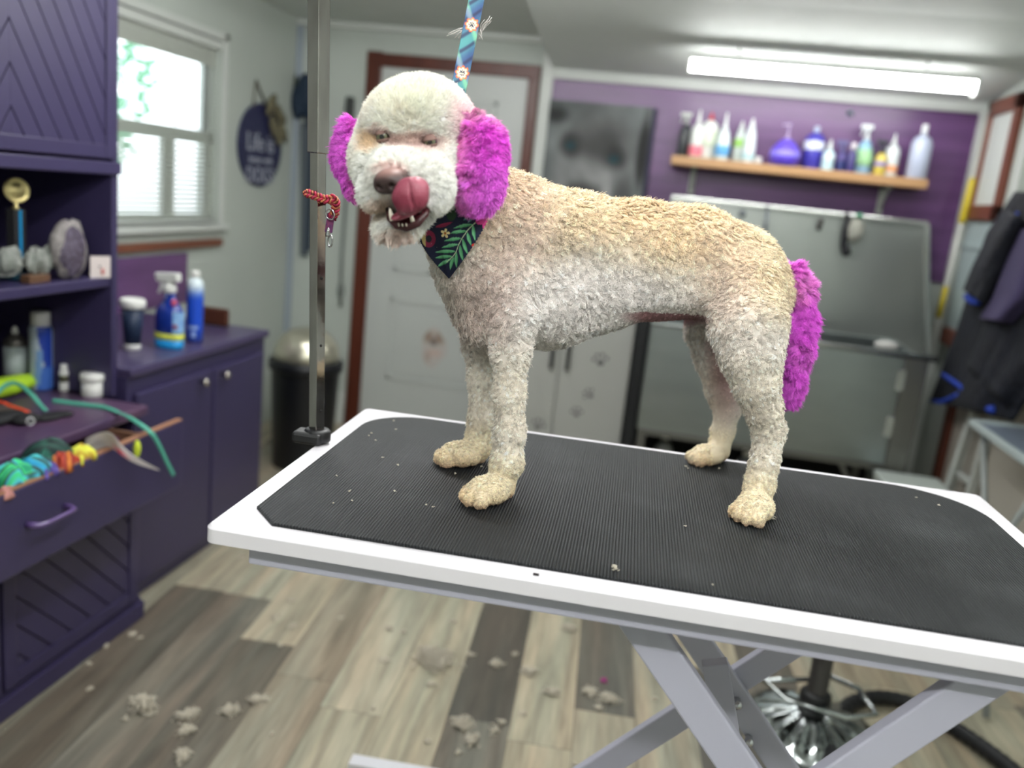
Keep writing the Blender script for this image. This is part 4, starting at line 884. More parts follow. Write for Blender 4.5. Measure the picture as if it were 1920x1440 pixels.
# framed dog portrait: grey dog face photograph on canvas
cx0, cx1, cz0, cz1 = -.800, -.222, 1.24, 2.008
cv = thing('dog_canvas', ((cx0+cx1)/2, YB-.02, cz0), 'large black and white canvas of a grey dog\'s face on the purple wall', 'picture')
one('canvas_edge', mat('canvas_edge', '#23203c', .6), lambda b: b.box(cx0, cx1, YB-.045, YB-.013, cz0, cz1), parent=cv)
g_ = MB(); g_.grid(lambda u, v: (cx0+(cx1-cx0-.022)*u, YB-.0455, cz0+(cz1-cz0)*v), 120, 150); g_.f = [f[::-1] for f in g_.f]
go = g_.build('picture_print', mat('canvas_print', '#ffffff', .7, attr='Col', spec=.2), cv)
def portrait(P):
    u = (P[:, 0]-cx0)/(cx1-cx0); v = 1-(P[:, 2]-cz0)/(cz1-cz0); n = wave_noise(P, 18, 71); c = np.tile(np.array([.40, .42, .42]), (len(P), 1))
    G_ = lambda k: np.ones((len(P), 3))*k
    def mg(c, k, w): return c*(1-w[:, None])+k*w[:, None]
    c = mg(c, .50, disc(u, v, .5, .35, .42, .34, .4)*.5); c = mg(c, .28, disc(u, v, .50, .22, .22, .13, .7)*.6)
    c = mg(c, .20, disc(u, v, .24, .30, .10, .08, .6)*.9); c = mg(c, .20, disc(u, v, .66, .36, .11, .08, .6)*.9)
    c = mg(c, .27, disc(u, v, .47, .30, .20, .10, .8)*.7)
    c = mg(c, .15, disc(u, v, .92, .3, .05, .24, .5)*.8); c = mg(c, .15, disc(u, v, .07, .10, .10, .05, .7)*.7)
    c = mg(c, .66, disc(u, v, .46, .50, .20, .12, .7)*.6); c = mg(c, .22, disc(u, v, .40, .66, .20, .11, .5)*.9); c = mg(c, .62, disc(u, v, .62, .66, .05, .17, .6)*.7); c = mg(c, .6, disc(u, v, .16, .62, .08, .2, .7)*.5)
    c = mg(c, .3, disc(u, v, .78, .6, .08, .15, .7)*.6)
    c = mixc(c, '#23434c', disc(u, v, .24, .30, .045, .03, .6)*.7); c = mixc(c, '#23434c', disc(u, v, .66, .365, .05, .03, .6)*.7)
    return c*(1+.18*n)[:, None]
_late.append((go, portrait))
# stickers on the door: small brown and white puppy
sx0, sx1, sz0, sz1 = -1.415, -1.265, .44, .67
sg = MB(); 
def stf(u, v):
    a = 2*PI*u; return ((sx0+sx1)/2+(sx1-sx0)/2*v*math.cos(a)*(1+.12*math.cos(3*a)), YB-.0282, (sz0+sz1)/2+(sz1-sz0)/2*v*math.sin(a)*(1+.10*math.cos(4*a)))
sg.grid(stf, 60, 24); so_ = sg.build('puppy_sticker', mat('sticker_print', '#ffffff', .6, attr='Col')); tag(so_, 'small faded brown and white puppy sticker on the door\'s lower panel', 'sticker')
def stc(P):
    u = (P[:, 0]-sx0)/(sx1-sx0); v = 1-(P[:, 2]-sz0)/(sz1-sz0); c = np.tile(hexc('#bdb8b4'), (len(P), 1))
    c = mixc(c, '#8f7a6a', disc(u, v, .26, .22, .2, .16, .5)*.8); c = mixc(c, '#8f7a6a', disc(u, v, .74, .22, .2, .16, .5)*.8); c = mixc(c, '#5c504c', disc(u, v, .5, .35, .12, .09, .5)*.8); c = mixc(c, '#c9a79a', disc(u, v, .55, .62, .3, .1, .5)*.5); c = mixc(c, '#a58f84', disc(u, v, .3, .75, .12, .15, .5)*.6); return c
_late.append((so_, stc))
# white double-door cupboard with paw prints
kx0, kxm, kx1, kY = -.86, -.522, -.163, 4.3
cl = thing('white_cupboard', ((kx0+kx1)/2, kY+.2, 0), 'white two-door cupboard with black handles and paw print stickers', 'cupboard')
cw = mat('cupboard_white', '#a3a49f', .4)
one('carcass', cw, lambda b: b.box(kx0, kx1, kY+.02, YB-.06, .03, 1.22), parent=cl, bevel=.003)
for (a_, e_, hx) in ((kx0, kxm-.004, -.56), (kxm+.004, kx1, -.478)):
    d_ = one('cupboard_door', cw, lambda b: b.box(a_, e_, kY, kY+.019, .05, 1.20), parent=cl, bevel=.003)
    one('handle', mat('black_handle', '#1c1d1f', .4), lambda b: (b.box(hx-.010, hx+.010, kY-.03, kY-.018, .64, 1.02), b.box(hx-.006, hx+.006, kY-.02, kY, .67, .69), b.box(hx-.006, hx+.006, kY-.02, kY, .97, .99)), parent=d_, bevel=.003)
one('plinth', mat('dark_plinth', '#26272a', .6), lambda b: b.box(kx0+.02, kx1-.02, kY+.03, YB-.08, 0, .05), parent=cl)
pawm = mat('paw_ink', '#4f4f4f', .6)
for (x, y, s_, rot) in ((1126, 680, .055, .2), (1107, 742, .043, .9), (1081, 777, .043, .1), (1008, 800, .05, -.3)):
    q = atY(x, y, kY-.0007)
    def pp(b):
        R_ = lambda dx, dz: q+np.array([dx*math.cos(rot)-dz*math.sin(rot), 0, dx*math.sin(rot)+dz*math.cos(rot)])*s_
        def dsc(c, r, sz=1): b.prism([c+np.array([math.cos(a)*r, 0, math.sin(a)*r*sz]) for a in np.linspace(0, 2*PI, 16, endpoint=False)], (0, -.0008, 0))
        dsc(R_(0, 0), s_*.33, .8)
        for (dx, dz) in ((-.62, .35), (-.25, .72), (.25, .72), (.62, .35)): dsc(R_(dx, dz), s_*.15, 1.2)
    one('paw_print', pawm, pp, parent=cl)
# narrow black box filling the dark strip between cupboard and tub
tag(one('black_tall_strip', mat('black_strip', '#16181a', .45), lambda b: b.box(-.150, -.092, 4.22, YB-.06, 0, 1.12), bevel=.003), 'narrow black upright strip between the white cupboard and the steel tub', 'panel')
# steel dog bath
tb2 = thing('dog_bath', (.55, 4.4, 0), 'stainless steel dog bath with tall sloping backsplash under the bottle shelf', 'bath')
bx0, bx1, by0, by1 = -.085, 1.17, 4.10, 4.74
def tubf(b):
    b.box(bx0, bx1-.10, by0, by0+.012, .44, .955); 
    for k in range(6):   # folded curve under the front
        a0, a1 = PI/2*k/6, PI/2*(k+1)/6; b.bar((0, 0, 0), (0, 0, .001), .001, .001) if False else None
    b.box(bx0, bx0+.012, by0, by1, .44, .955); b.box(bx1-.012, bx1, by0, by1, .40, .955); b.box(bx0, bx1, by1-.012, by1, .44, .955); b.box(bx0, bx1, by0+.02, by1, .44, .455)
one('basin', steel, tubf, parent=tb2, bevel=.006)
one('end_door', mat('dull_steel', '#7c7c78', .4, .9), lambda b: (b.box(bx1-.10, bx1, by0-.004, by0+.01, .38, .955),), parent=tb2, bevel=.004)
one('hinge', edge, lambda b: (b.box(bx1-.125, bx1-.085, by0-.012, by0-.002, .80, .90),), parent=tb2, bevel=.004)
one('hinge', edge, lambda b: (b.box(bx1-.135, bx1-.095, by0-.012, by0-.002, .58, .68),), parent=tb2, bevel=.004)
one('front_rim', edge, lambda b: b.tube([(bx0, by0, .965), (bx1+.035, by0, .965)], .014, 10), parent=tb2)
bsx0, bsx1 = .05, 1.205
def bsp(b):
    b.prism([(bx0, by1+.02, .955), (bx1+.16, by1+.02, .90), (bsx1, by1+.02, 1.555), (bx0, by1+.02, 1.555)], (0, .01, 0))
    b.prism([(bx1+.0, by0+.02, .965), (bx1+.15, by1, .95), (bsx1-.01, by1+.01, 1.54)], (.008, .004, 0))
one('backsplash', steel2, bsp, parent=tb2)
one('splash_rim', edge, lambda b: (b.bar((bx0, by1+.01, 1.56), (bsx1+.006, by1+.01, 1.56), .03, .022), b.bar((bsx1, by1+.01, 1.555), (bx1+.16, by1+.01, .90), .02, .030, (1, 0, 0)), b.bar((bx1+.165, by1+.01, .92), (bx1+.02, by0, .96), .03, .022)), parent=tb2, bevel=.004)
one('bottom_rail', mat('dull_steel'), lambda b: b.bar((bx0+.02, by0+.01, .43), (bx1-.02, by0+.01, .43), .03, .025), parent=tb2)
for x in (bx0+.03, bx1-.08):
    for y in (by0+.03, by1-.03): one('leg', mat('dull_steel'), lambda b: b.box(x-.018, x+.018, y-.018, y+.018, 0, .44), parent=tb2, bevel=.003)
one('cross_brace', mat('dull_steel'), lambda b: b.bar((bx1-.30, by0+.03, .44), (bx1-.09, by0+.03, .10), .02, .02), parent=tb2)
one('undershelf_panel', mat('black_under', '#0e0f10', .8), lambda b: b.box(bx0+.03, bx1-.02, by1-.03, by1-.02, .02, .44), parent=tb2)
# things hanging from the backsplash and lying on the bath
def ys(x, y, d=.03): return atY(x, y, by1-d)
tag(one('black_brush', mat('black_bristle', '#14151a', .6), lambda b: (b.ball(ys(1586, 437), (.020, .02, .095), 14, 10), b.tube([ys(1588, 405), ys(1590, 393)], .008, 8), b.ball(ys(1587, 470), (.024, .015, .03), 12, 8))), 'black brush hanging on the steel backsplash', 'brush')
tag(one('mesh_scrubber', mat('pale_net', '#a7a79c', .8, noise=(30, .8, '#85857c'), bump=(80, .8, .01)), lambda b: b.ball(ys(1603, 432), (.045, .03, .062), 20, 14)), 'pale round net scrubber hanging beside the black brush', 'scrubber')
tag(one('green_clip', mat('green_plastic', '#3f9a72', .4), lambda b: b.ball(ys(1612, 404, .05), (.017, .012, .012), 12, 8)), 'small green clip above the net scrubber', 'clip')
tag(one('shower_hose', mat('grey_hose', '#72787c', .35, .6), lambda b: (b.tube([ys(1439, 385), ys(1436, 430), ys(1428, 500)], .008, 8), b.ball(ys(1392, 400), (.018, .015, .02), 12, 8))), 'thin grey shower hose hanging at the left of the backsplash', 'hose')
tag(one('dark_comb', mat('dark_comb', '#3d3a38', .5), lambda b: b.tube([ys(1541, 410), ys(1538, 420), ys(1534, 432)], [.012, .014, .010], 10)), 'small dark comb hanging between the hose and the black brush', 'comb')
tag(one('white_cloth', mat('white_terry', '#c9c8c4', .9, bump=(60, .8, .01)), lambda b: b.ball(atY(1662, 648, 4.16), (.055, .03, .022), 20, 12)), 'folded white cloth on the rim of the bath', 'cloth')
def bott(x, w, z1, col, lb, Y=4.45):
    q = atY(x, 850, Y); q[2] = 0; t = thing('jug', q, lb, 'jug', 'jugs under the bath'); one('body', mat('jug_%s' % col[1:], col, .4), lambda b: b.lathe([(w, 0), (w, z1*.6), (w*.8, z1*.75), (w*.3, z1*.88)], q, n=20), parent=t); one('cap', wplast, lambda b: b.lathe([(w*.32, z1*.88), (w*.32, z1), (0, z1)], q, n=16), parent=t)
bott(1243, .055, .36, '#a8aca8', 'pale jug on the floor below the bath\'s left end'); bott(1400, .06, .33, '#8f9494', 'grey jug under the middle of the bath')
# telescopic mop pole leaning in the corner
A_ = atY(1857, 205, 4.70); B_ = atY(1757, 606, 4.66); dr_ = (B_-A_); B2 = A_+dr_*(A_[2]-.03)/(A_[2]-B_[2]); 
mp_ = thing('mop_pole', (B2[0], B2[1], 0), 'white telescopic pole with yellow grips leaning in the right back corner', 'pole')
L1 = lambda t: A_+(B2-A_)*t
one('shaft', mat('white_pole', '#c0c0ba', .4), lambda b: b.tube([L1(0), L1(1)], .011, 12), parent=mp_)
tt = lambda y: (y-205)/(606-205)*(A_[2]-B_[2])/(A_[2]-.03)
one('yellow_grip', mat('yellow_plastic', '#c9b42e', .4), lambda b: b.tube([L1(tt(330)), L1(tt(336)), L1(tt(408)), L1(tt(414))], [.013, .019, .019, .014], 14), parent=mp_)
one('yellow_tip', mat('yellow_plastic'), lambda b: b.tube([L1(tt(535)), L1(tt(595))], .014, 14), parent=mp_)
one('mop_head', mat('grey_mop', '#8a8a86', .9, bump=(60, .8, .01)), lambda b: b.ball(B2+(0, 0, .04), (.09, .05, .05), 18, 10), parent=mp_)
# jacket hanging on the right wall
JX = XR-.10
def J(x, y, d=0): q = atX(x, y, JX-d); return q
jk = thing('jacket', J(1900, 380), 'navy hooded jacket with purple lining and blue edging hanging at right', 'jacket')
navyc = mat('navy_cloth', '#0b0e18', .85, noise=(8, .5, '#121626'), bump=(22, .8, .02))
def sheet(outl, d0, thick_, wob, seed, res=26):
    """cloth panel: outline in the picture placed on the wall plane, folded by vertical waves"""
    b = MB(); L_, R_ = outl
    def f(u, v):
        l = np.array([np.interp(v, np.linspace(0, 1, len(L_)), [q[k] for q in L_]) for k in (0, 1)]); r = np.array([np.interp(v, np.linspace(0, 1, len(R_)), [q[k] for q in R_]) for k in (0, 1)])
        q = l+(r-l)*u; d_ = d0+wob*(math.sin(u*11+seed+v*2)*.5+math.sin(u*5+seed*2-v*3)*.6)*(.3+v)+.05*math.sin(u*PI); return J(q[0], q[1], d_)
    b.grid(f, res, res); return b
sheet(([(1905, 360), (1850, 440), (1795, 620), (1745, 752)], [(1990, 360), (2010, 480), (1990, 640), (1900, 790)]), .02, .01, .018, 1).build('jacket_back', navyc, jk, thick=.01)
sheet(([(1895, 395), (1860, 440), (1830, 500), (1812, 545)], [(1925, 420), (1895, 480), (1868, 530), (1848, 568)]), .07, .01, .010, 3).build('sleeve', navyc, jk, thick=.03)
sheet(([(1925, 400), (1890, 500), (1850, 600), (1815, 690)], [(1990, 420), (1980, 560), (1960, 700), (1900, 775)]), .045, .01, .022, 5).build('jacket_front', navyc, jk, thick=.012)
sheet(([(1915, 430), (1885, 500), (1862, 560), (1838, 598)], [(1975, 430), (1960, 500), (1940, 560), (1898, 606)]), .085, .01, .008, 7).build('purple_lining', mat('purple_fleece', '#3f3759', .85, bump=(30, .5, .01)), jk, thick=.01)
bp_ = mat('blue_piping', '#1f3fa8', .6)
one('blue_edging', bp_, lambda b: b.tube([J(1746, 752, .05), J(1765, 754, .05), J(1785, 746, .055), J(1800, 738, .06)], .010, 8), parent=jk)
one('blue_edging', bp_, lambda b: b.tube([J(1768, 702, .06), J(1788, 716, .065), J(1805, 728, .065), J(1822, 742, .06)], .010, 8), parent=jk)
one('blue_edging', bp_, lambda b: b.tube([J(1846, 763, .06), J(1862, 768, .06)], .016, 8), parent=jk)
one('blue_edging', bp_, lambda b: b.tube([J(1812, 556, .085), J(1822, 564, .085), J(1835, 566, .085)], .014, 8), parent=jk)
one('blue_edging', bp_, lambda b: b.tube([J(1908, 398, .09), J(1898, 430, .09), J(1888, 462, .09)], .007, 8), parent=jk)
# folding side table and step stool at right
st = thing('side_table', (1.25, 3.1, 0), 'small grey-topped folding side table at the right edge', 'side table')
tz = .85; a1_, a2_, a3_ = atZ(1822, 792, tz), atZ(1920, 800, tz), atZ(1920, 862, tz); ex = (a2_-a1_); ex /= np.linalg.norm(ex); ey = (a3_-a1_); ey /= np.linalg.norm(ey)
ux, uy = np.array([1, .17, 0]), np.array([.015, -1, 0]); ux /= np.linalg.norm(ux)
cst = a1_+ux*.118+uy*.33
one('tray_top', mat('blue_grey_top', '#6c7684', .35), lambda b: b.obox(cst-(0, 0, .004), (ux, uy, (0, 0, 1)), (.112, .320, .006)), parent=st)
one('tray_edge', mat('pale_edge', '#a9b4b4', .35), lambda b: (b.bar(a1_, a1_+ux*.235, .022, .026), b.bar(a1_, a1_+uy*.66, .022, .026), b.bar(a1_+uy*.66, a1_+uy*.66+ux*.235, .022, .026), b.bar(a1_+ux*.235, a1_+uy*.66+ux*.235, .022, .026)), parent=st, bevel=.005)
lgm = mat('grey_leg', '#8d9290', .4)
for (p0, p1) in (((.03, .05), (.03, .60)), ((.03, .60), (.03, .05)), ((.21, .05), (.21, .60)), ((.21, .60), (.21, .05))):
    s_, e_ = a1_+ux*p0[0]+uy*p0[1], a1_+ux*p1[0]+uy*p1[1]; e_ = e_.copy(); e_[2] = .012; s_ = s_-(0, 0, .012); one('leg', lgm, lambda b: b.tube([s_, e_], .011, 10), parent=st)
ss = atZ(1800, 885, .42); sp_ = thing('step_stool', (ss[0]+.15, ss[1]-.2, 0), 'pale step stool standing behind the grey side table', 'step stool')
stm = mat('pale_step', '#bcc5bf', .45)
s0 = atZ(1795, 888, .42)
one('tread', stm, lambda b: b.box(1.02, 1.30, 3.72, 4.06, .40, .43), parent=sp_, bevel=.006)
for (x, y) in ((1.04, 3.74), (1.28, 3.74), (1.04, 4.04), (1.28, 4.04)): one('leg', stm, lambda b: b.box(x-.015, x+.015, y-.015, y+.015, 0, .40), parent=sp_, bevel=.003)
tag(one('folded_ironing_board', mat('stripe_white', '#b4b8b4', .5), lambda b: (b.bar((1.30, 3.98, .02), (1.35, 3.90, 1.0), .05, .02), b.bar((1.34, 3.80, .02), (1.36, 3.74, 1.05), .04, .02), b.bar((1.34, 3.98, .5), (1.35, 3.76, .5), .03, .02)), bevel=.004), 'pale folded metal frame leaning on the right wall below the jacket', 'frame')
# rolling stool seen under the table
sc0 = atZ(1526, 1322, .09); sc0[2] = 0
rs = thing('salon_stool', sc0, 'salon stool with a ribbed chrome dome base and dark column', 'stool')
cb_ = mat('chrome_base', '#b6bcbc', .12, 1)
def dome(b):
    n = 96; prof = [(.205, .0), (.208, .006), (.200, .018), (.165, .038), (.115, .058), (.06, .072), (.035, .078)]; vs_ = []
    for (r, z) in prof:
        for k in range(n):
            a = 2*PI*k/n; rr = r*(1+.0*math.cos(a)); zz = z+(.006*math.cos(a*16)*min(1, (r-.05)/.06) if .06 < r < .2 else 0); vs_.append(sc0+(rr*math.cos(a), rr*math.sin(a), zz))
    b.add(vs_, [(i*n+k, i*n+(k+1) % n, (i+1)*n+(k+1) % n, (i+1)*n+k) for i in range(len(prof)-1) for k in range(n)]+[tuple((len(prof)-1)*n+k for k in range(n))], True)
one('dome_base', cb_, dome, parent=rs)
one('column', mat('dark_column2', '#4a4744', .35, .6), lambda b: b.lathe([(.040, .07), (.040, .09), (.030, .10), (.030, .34), (.024, .35), (.024, .50)], sc0), parent=rs)
one('column_collar', mat('black_collar', '#0f1012', .5), lambda b: b.lathe([(.046, .072), (.046, .13), (.036, .14)], sc0), parent=rs)
one('foot_ring', cb_, lambda b: (b.tube([sc0+(-.03, 0, .17), sc0+(-.16, -.02, .15), sc0+(-.10, -.10, .15), sc0+(.06, -.14, .15), sc0+(.15, -.09, .15), sc0+(.12, .02, .16), sc0+(.03, .03, .18)], .008, 10)), parent=rs)
one('height_lever', cb_, lambda b: (b.tube([sc0+(.02, -.03, .12), sc0+(.02, -.10, .115)], .006, 8), b.ball(sc0+(.02, -.11, .113), .014, 12, 8)), parent=rs)
one('seat_cushion', mat('black_vinyl', '#1b1b1e', .4), lambda b: b.lathe([(.10, .50), (.165, .505), (.17, .53), (.165, .56), (.10, .57), (0, .572)], sc0, n=32), parent=rs)
ho = MB(); hp = [atZ(1556, 1445, .03), atZ(1560, 1400, .03), atZ(1566, 1350, .03), atZ(1590, 1318, .03), atZ(1640, 1305, .03), atZ(1700, 1312, .03), atZ(1760, 1345, .03), atZ(1820, 1385, .03), atZ(1870, 1420, .03), atZ(1930, 1470, .03)]
pts_h = np.array(hp); S_h = np.linspace(0, len(hp)-1, 90); Qh = np.stack([np.interp(S_h, range(len(hp)), pts_h[:, k]) for k in range(3)], 1)
for _ in range(30): Qh[1:-1] = (Qh[:-2]+Qh[2:]+2*Qh[1:-1])/4
ho.tube(list(Qh), [.0235+.0015*math.sin(i*2.2) for i in range(90)], 14)
tag(ho.build('dryer_hose', mat('black_hose', '#101114', .5)), 'thick black flexible hose looping on the floor around the chrome stool base', 'hose')
q = atZ(1905, 1405, 0); q[1] = min(q[1], 2.45)
dbx = thing('storage_crate', (q[0], q[1], 0), 'grey box with a blue latch on the floor at the lower right edge', 'box')
one('box_body', mat('grey_box', '#8f9190', .5), lambda b: b.box(q[0]-.0, XR-.02, q[1]-.05, q[1]+.10, 0, .11), parent=dbx, bevel=.008)
one('blue_latch', mat('blue_latch', '#1c55b0', .4), lambda b: b.box(q[0]-.012, q[0]+.018, q[1]-.03, q[1]+.005, .05, .115), parent=dbx, bevel=.004)
# ================================================================ CLIPPED FUR
tuft_m = mat('clipped_fur', '#cfc8b8', .9, noise=(60, .6, '#b4aa98'))
def tuft(c, L, w, ang, h, seed, n=None, mtl=None, strands=90, k_r=.0021):
    """a loose clump: many short curls lying on the surface"""
    r = np.random.default_rng(seed); b = MB(); ca, sa = math.cos(ang), math.sin(ang)
    for i in range(strands):
        u, v = r.normal(0, .27), r.normal(0, .27); z = max(.0, h*(1-u*u-v*v))*r.random()+.0008
        p0 = np.array([c[0]+(u*L*ca-v*w*sa), c[1]+(u*L*sa+v*w*ca), c[2]+z]); a = r.random()*6.28; ln = min(L*.55, .018)*(.5+r.random()); cv = r.normal(0, 2.2); P = []
        for k in range(4):
            P.append(p0.copy()); p0 = p0+np.array([math.cos(a)*ln/3, math.sin(a)*ln/3, r.normal(0, .0012)*min(1, h/.01)]); p0[2] = max(p0[2], c[2]+.0006); a += cv/3
        b.tube(P, [k_r*q for q in (.85, 1, .85, .3)], 4)
    return b
# (px, py, length px, width px, angle, label or None)
fl = [(812, 1240, 62, 40, .2, 'largest fluffy pile of cut cream fur on the dark floor plank'), (868, 1283, 0, 0, 0, None), (270, 1327, 42, 14, -.3, 'long thin tuft of cut fur at the lower left of the floor'), (352, 1342, 34, 13, .6, 'forked tuft of cut fur right of the long thin one'), (350, 1372, 18, 13, 0, 'rounded fur tuft below the forked tuft'), (342, 1420, 18, 16, .3, 'pale fur tuft at the bottom edge left of centre'), (432, 1335, 22, 13, .2, 'fur tuft with a small dark end on the dark plank corner'), (482, 1315, 26, 6, .25, None), (868, 1360, 30, 18, .5, 'pair-lobed fur tuft below the largest pile'), (885, 1390, 15, 17, 0, None), (927, 1372, 14, 15, 0, 'small round fur tuft right of the pair-lobed one'), (940, 1355, 11, 8, 0, None), (1140, 1312, 32, 13, .0, 'wide fur clump on the dark plank near the table leg'), (1105, 1300, 20, 8, 0, None), (1122, 1328, 12, 6, 0, None), (1068, 1180, 20, 9, .1, 'fur tuft on the pale plank just below the table edge'), (930, 1247, 16, 9, 0, 'fur tuft right of the largest pile'), (992, 1262, 18, 11, 0, 'oval fur tuft left of the dark plank end'), (1035, 1301, 18, 7, 0, None), (965, 1228, 8, 5, 0, None), (980, 1340, 10, 4, .4, None), (730, 1180, 10, 8, 0, None), (757, 1187, 7, 5, 0, None), (722, 1238, 14, 7, .3, None), (808, 1285, 13, 6, 0, None), (850, 1166, 8, 5, 0, None), (880, 1228, 9, 6, 0, None), (247, 1190, 9, 6, 0, None), (263, 1197, 5, 4, 0, None), (197, 1212, 9, 5, 0, None), (167, 1246, 6, 4, 0, None), (168, 1293, 7, 6, 0, None), (235, 1350, 7, 5, 0, None), (515, 1160, 10, 6, 0, None), (548, 1175, 12, 7, 0, None), (525, 1211, 7, 5, 0, None), (545, 1128, 8, 5, 0, None), (802, 1393, 6, 8, 0, None), (858, 1413, 8, 7, 0, None), (510, 1378, 5, 5, 0, None), (1078, 1437, 9, 5, 0, None), (1228, 1312, 8, 7, 0, None), (640, 1160, 6, 4, 0, None), (455, 1045, 7, 4, 0, None), (700, 1330, 5, 4, 0, None)]
k_ = 0
for i, (x, y, lx, wx, a, lb) in enumerate(fl):
    if lx == 0: continue
    c = atZ(x, y, 0.0); s_ = px2m(1, c); big = lx > 40
    o = tuft(c, lx*s_, wx*s_*1.8, a, .03 if big else (.014 if lx > 14 else .007), 100+i, strands=420 if big else (110 if lx > 14 else 34)).build('fur_tuft', tuft_m, origin=(c[0], c[1], 0))
    if lb: tag(o, lb, 'fur tuft', 'clumps of cut fur on the floor')
    else: tag(o, 'small speck-like tuft of cut cream fur lying on the grey plank floor', 'fur tuft', 'small specks of cut fur on the floor')
c = atZ(1132, 1278, 0); tag(tuft(c, .012, .012, 0, .01, 901, strands=40).build('fur_tuft', mat('pink_fur', '#c04a98', .9), origin=(c[0], c[1], 0)), 'tiny pink dyed tuft above the wide fur clump', 'fur tuft')
ZM = ZT+.0044
ml = [(655, 922, 5, 'white fleck of fur on the mat\'s left part, left of the front paws'), (746, 873, 5, 'bright white fur fleck left of the far front paw'), (697, 813, 4, None), (692, 818, 3, None), (704, 826, 3, None), (742, 806, 4, None), (738, 790, 3, None), (717, 859, 4, 'small pale fleck behind the bright white one'), (631, 893, 3, None), (741, 922, 4, None), (800, 948, 5, None), (812, 952, 4, None), (902, 876, 6, 'wispy pale fleck just right of the far front paw'), (853, 889, 5, None), (1285, 875, 4, None), (1348, 879, 4, None), (1285, 988, 4, 'lone white fleck on the mat left of the near hind paw'), (1718, 934, 3, 'white speck on the mat\'s right part near the far edge'), (1760, 948, 5, None), (1336, 1098, 3, None), (625, 945, 3, None), (660, 940, 3, None), (1290, 879, 3, None)]
for i, (x, y, s_, lb) in enumerate(ml):
    c = atZ(x, y, ZM); u = s_*px2m(1, c)
    o = tuft(c, u*.85, u*.85, .4, .0012, 300+i, strands=10, k_r=.0006).build('fur_fleck', tuft_m, origin=(c[0], c[1], ZM)); tag(o, lb or 'tiny pale fleck of cut fur on the ribbed black mat', 'fur fleck', 'flecks of cut fur on the mat')
for (x, y, s_, n_, lb, sd) in ((1443, 972, 13, 60, 'wispy tuft of cut fur against the near hind paw', 401), (1153, 1069, 9, 26, 'curled tuft of cut fur at the mat\'s near edge', 402)):
    c = atZ(x, y, ZM); u = s_*px2m(1, c); tag(tuft(c, u, u*1.3, .3, .006, sd, strands=n_, k_r=.0006).build('fur_tuft', tuft_m, origin=(c[0], c[1], ZM)), lb, 'fur tuft', None)
# white bar on the floor at the lower edge
q0, q1 = atZ(657, 1432, .03), atZ(735, 1446, .03)
tag(one('floor_bar', mat('white_metal_bar', '#d6d6dc', .35), lambda b: b.bar(q0, q0+(q1-q0)*2.2, .04, .03)), 'end of a white metal bar lying on the floor at the bottom edge', 'bar')
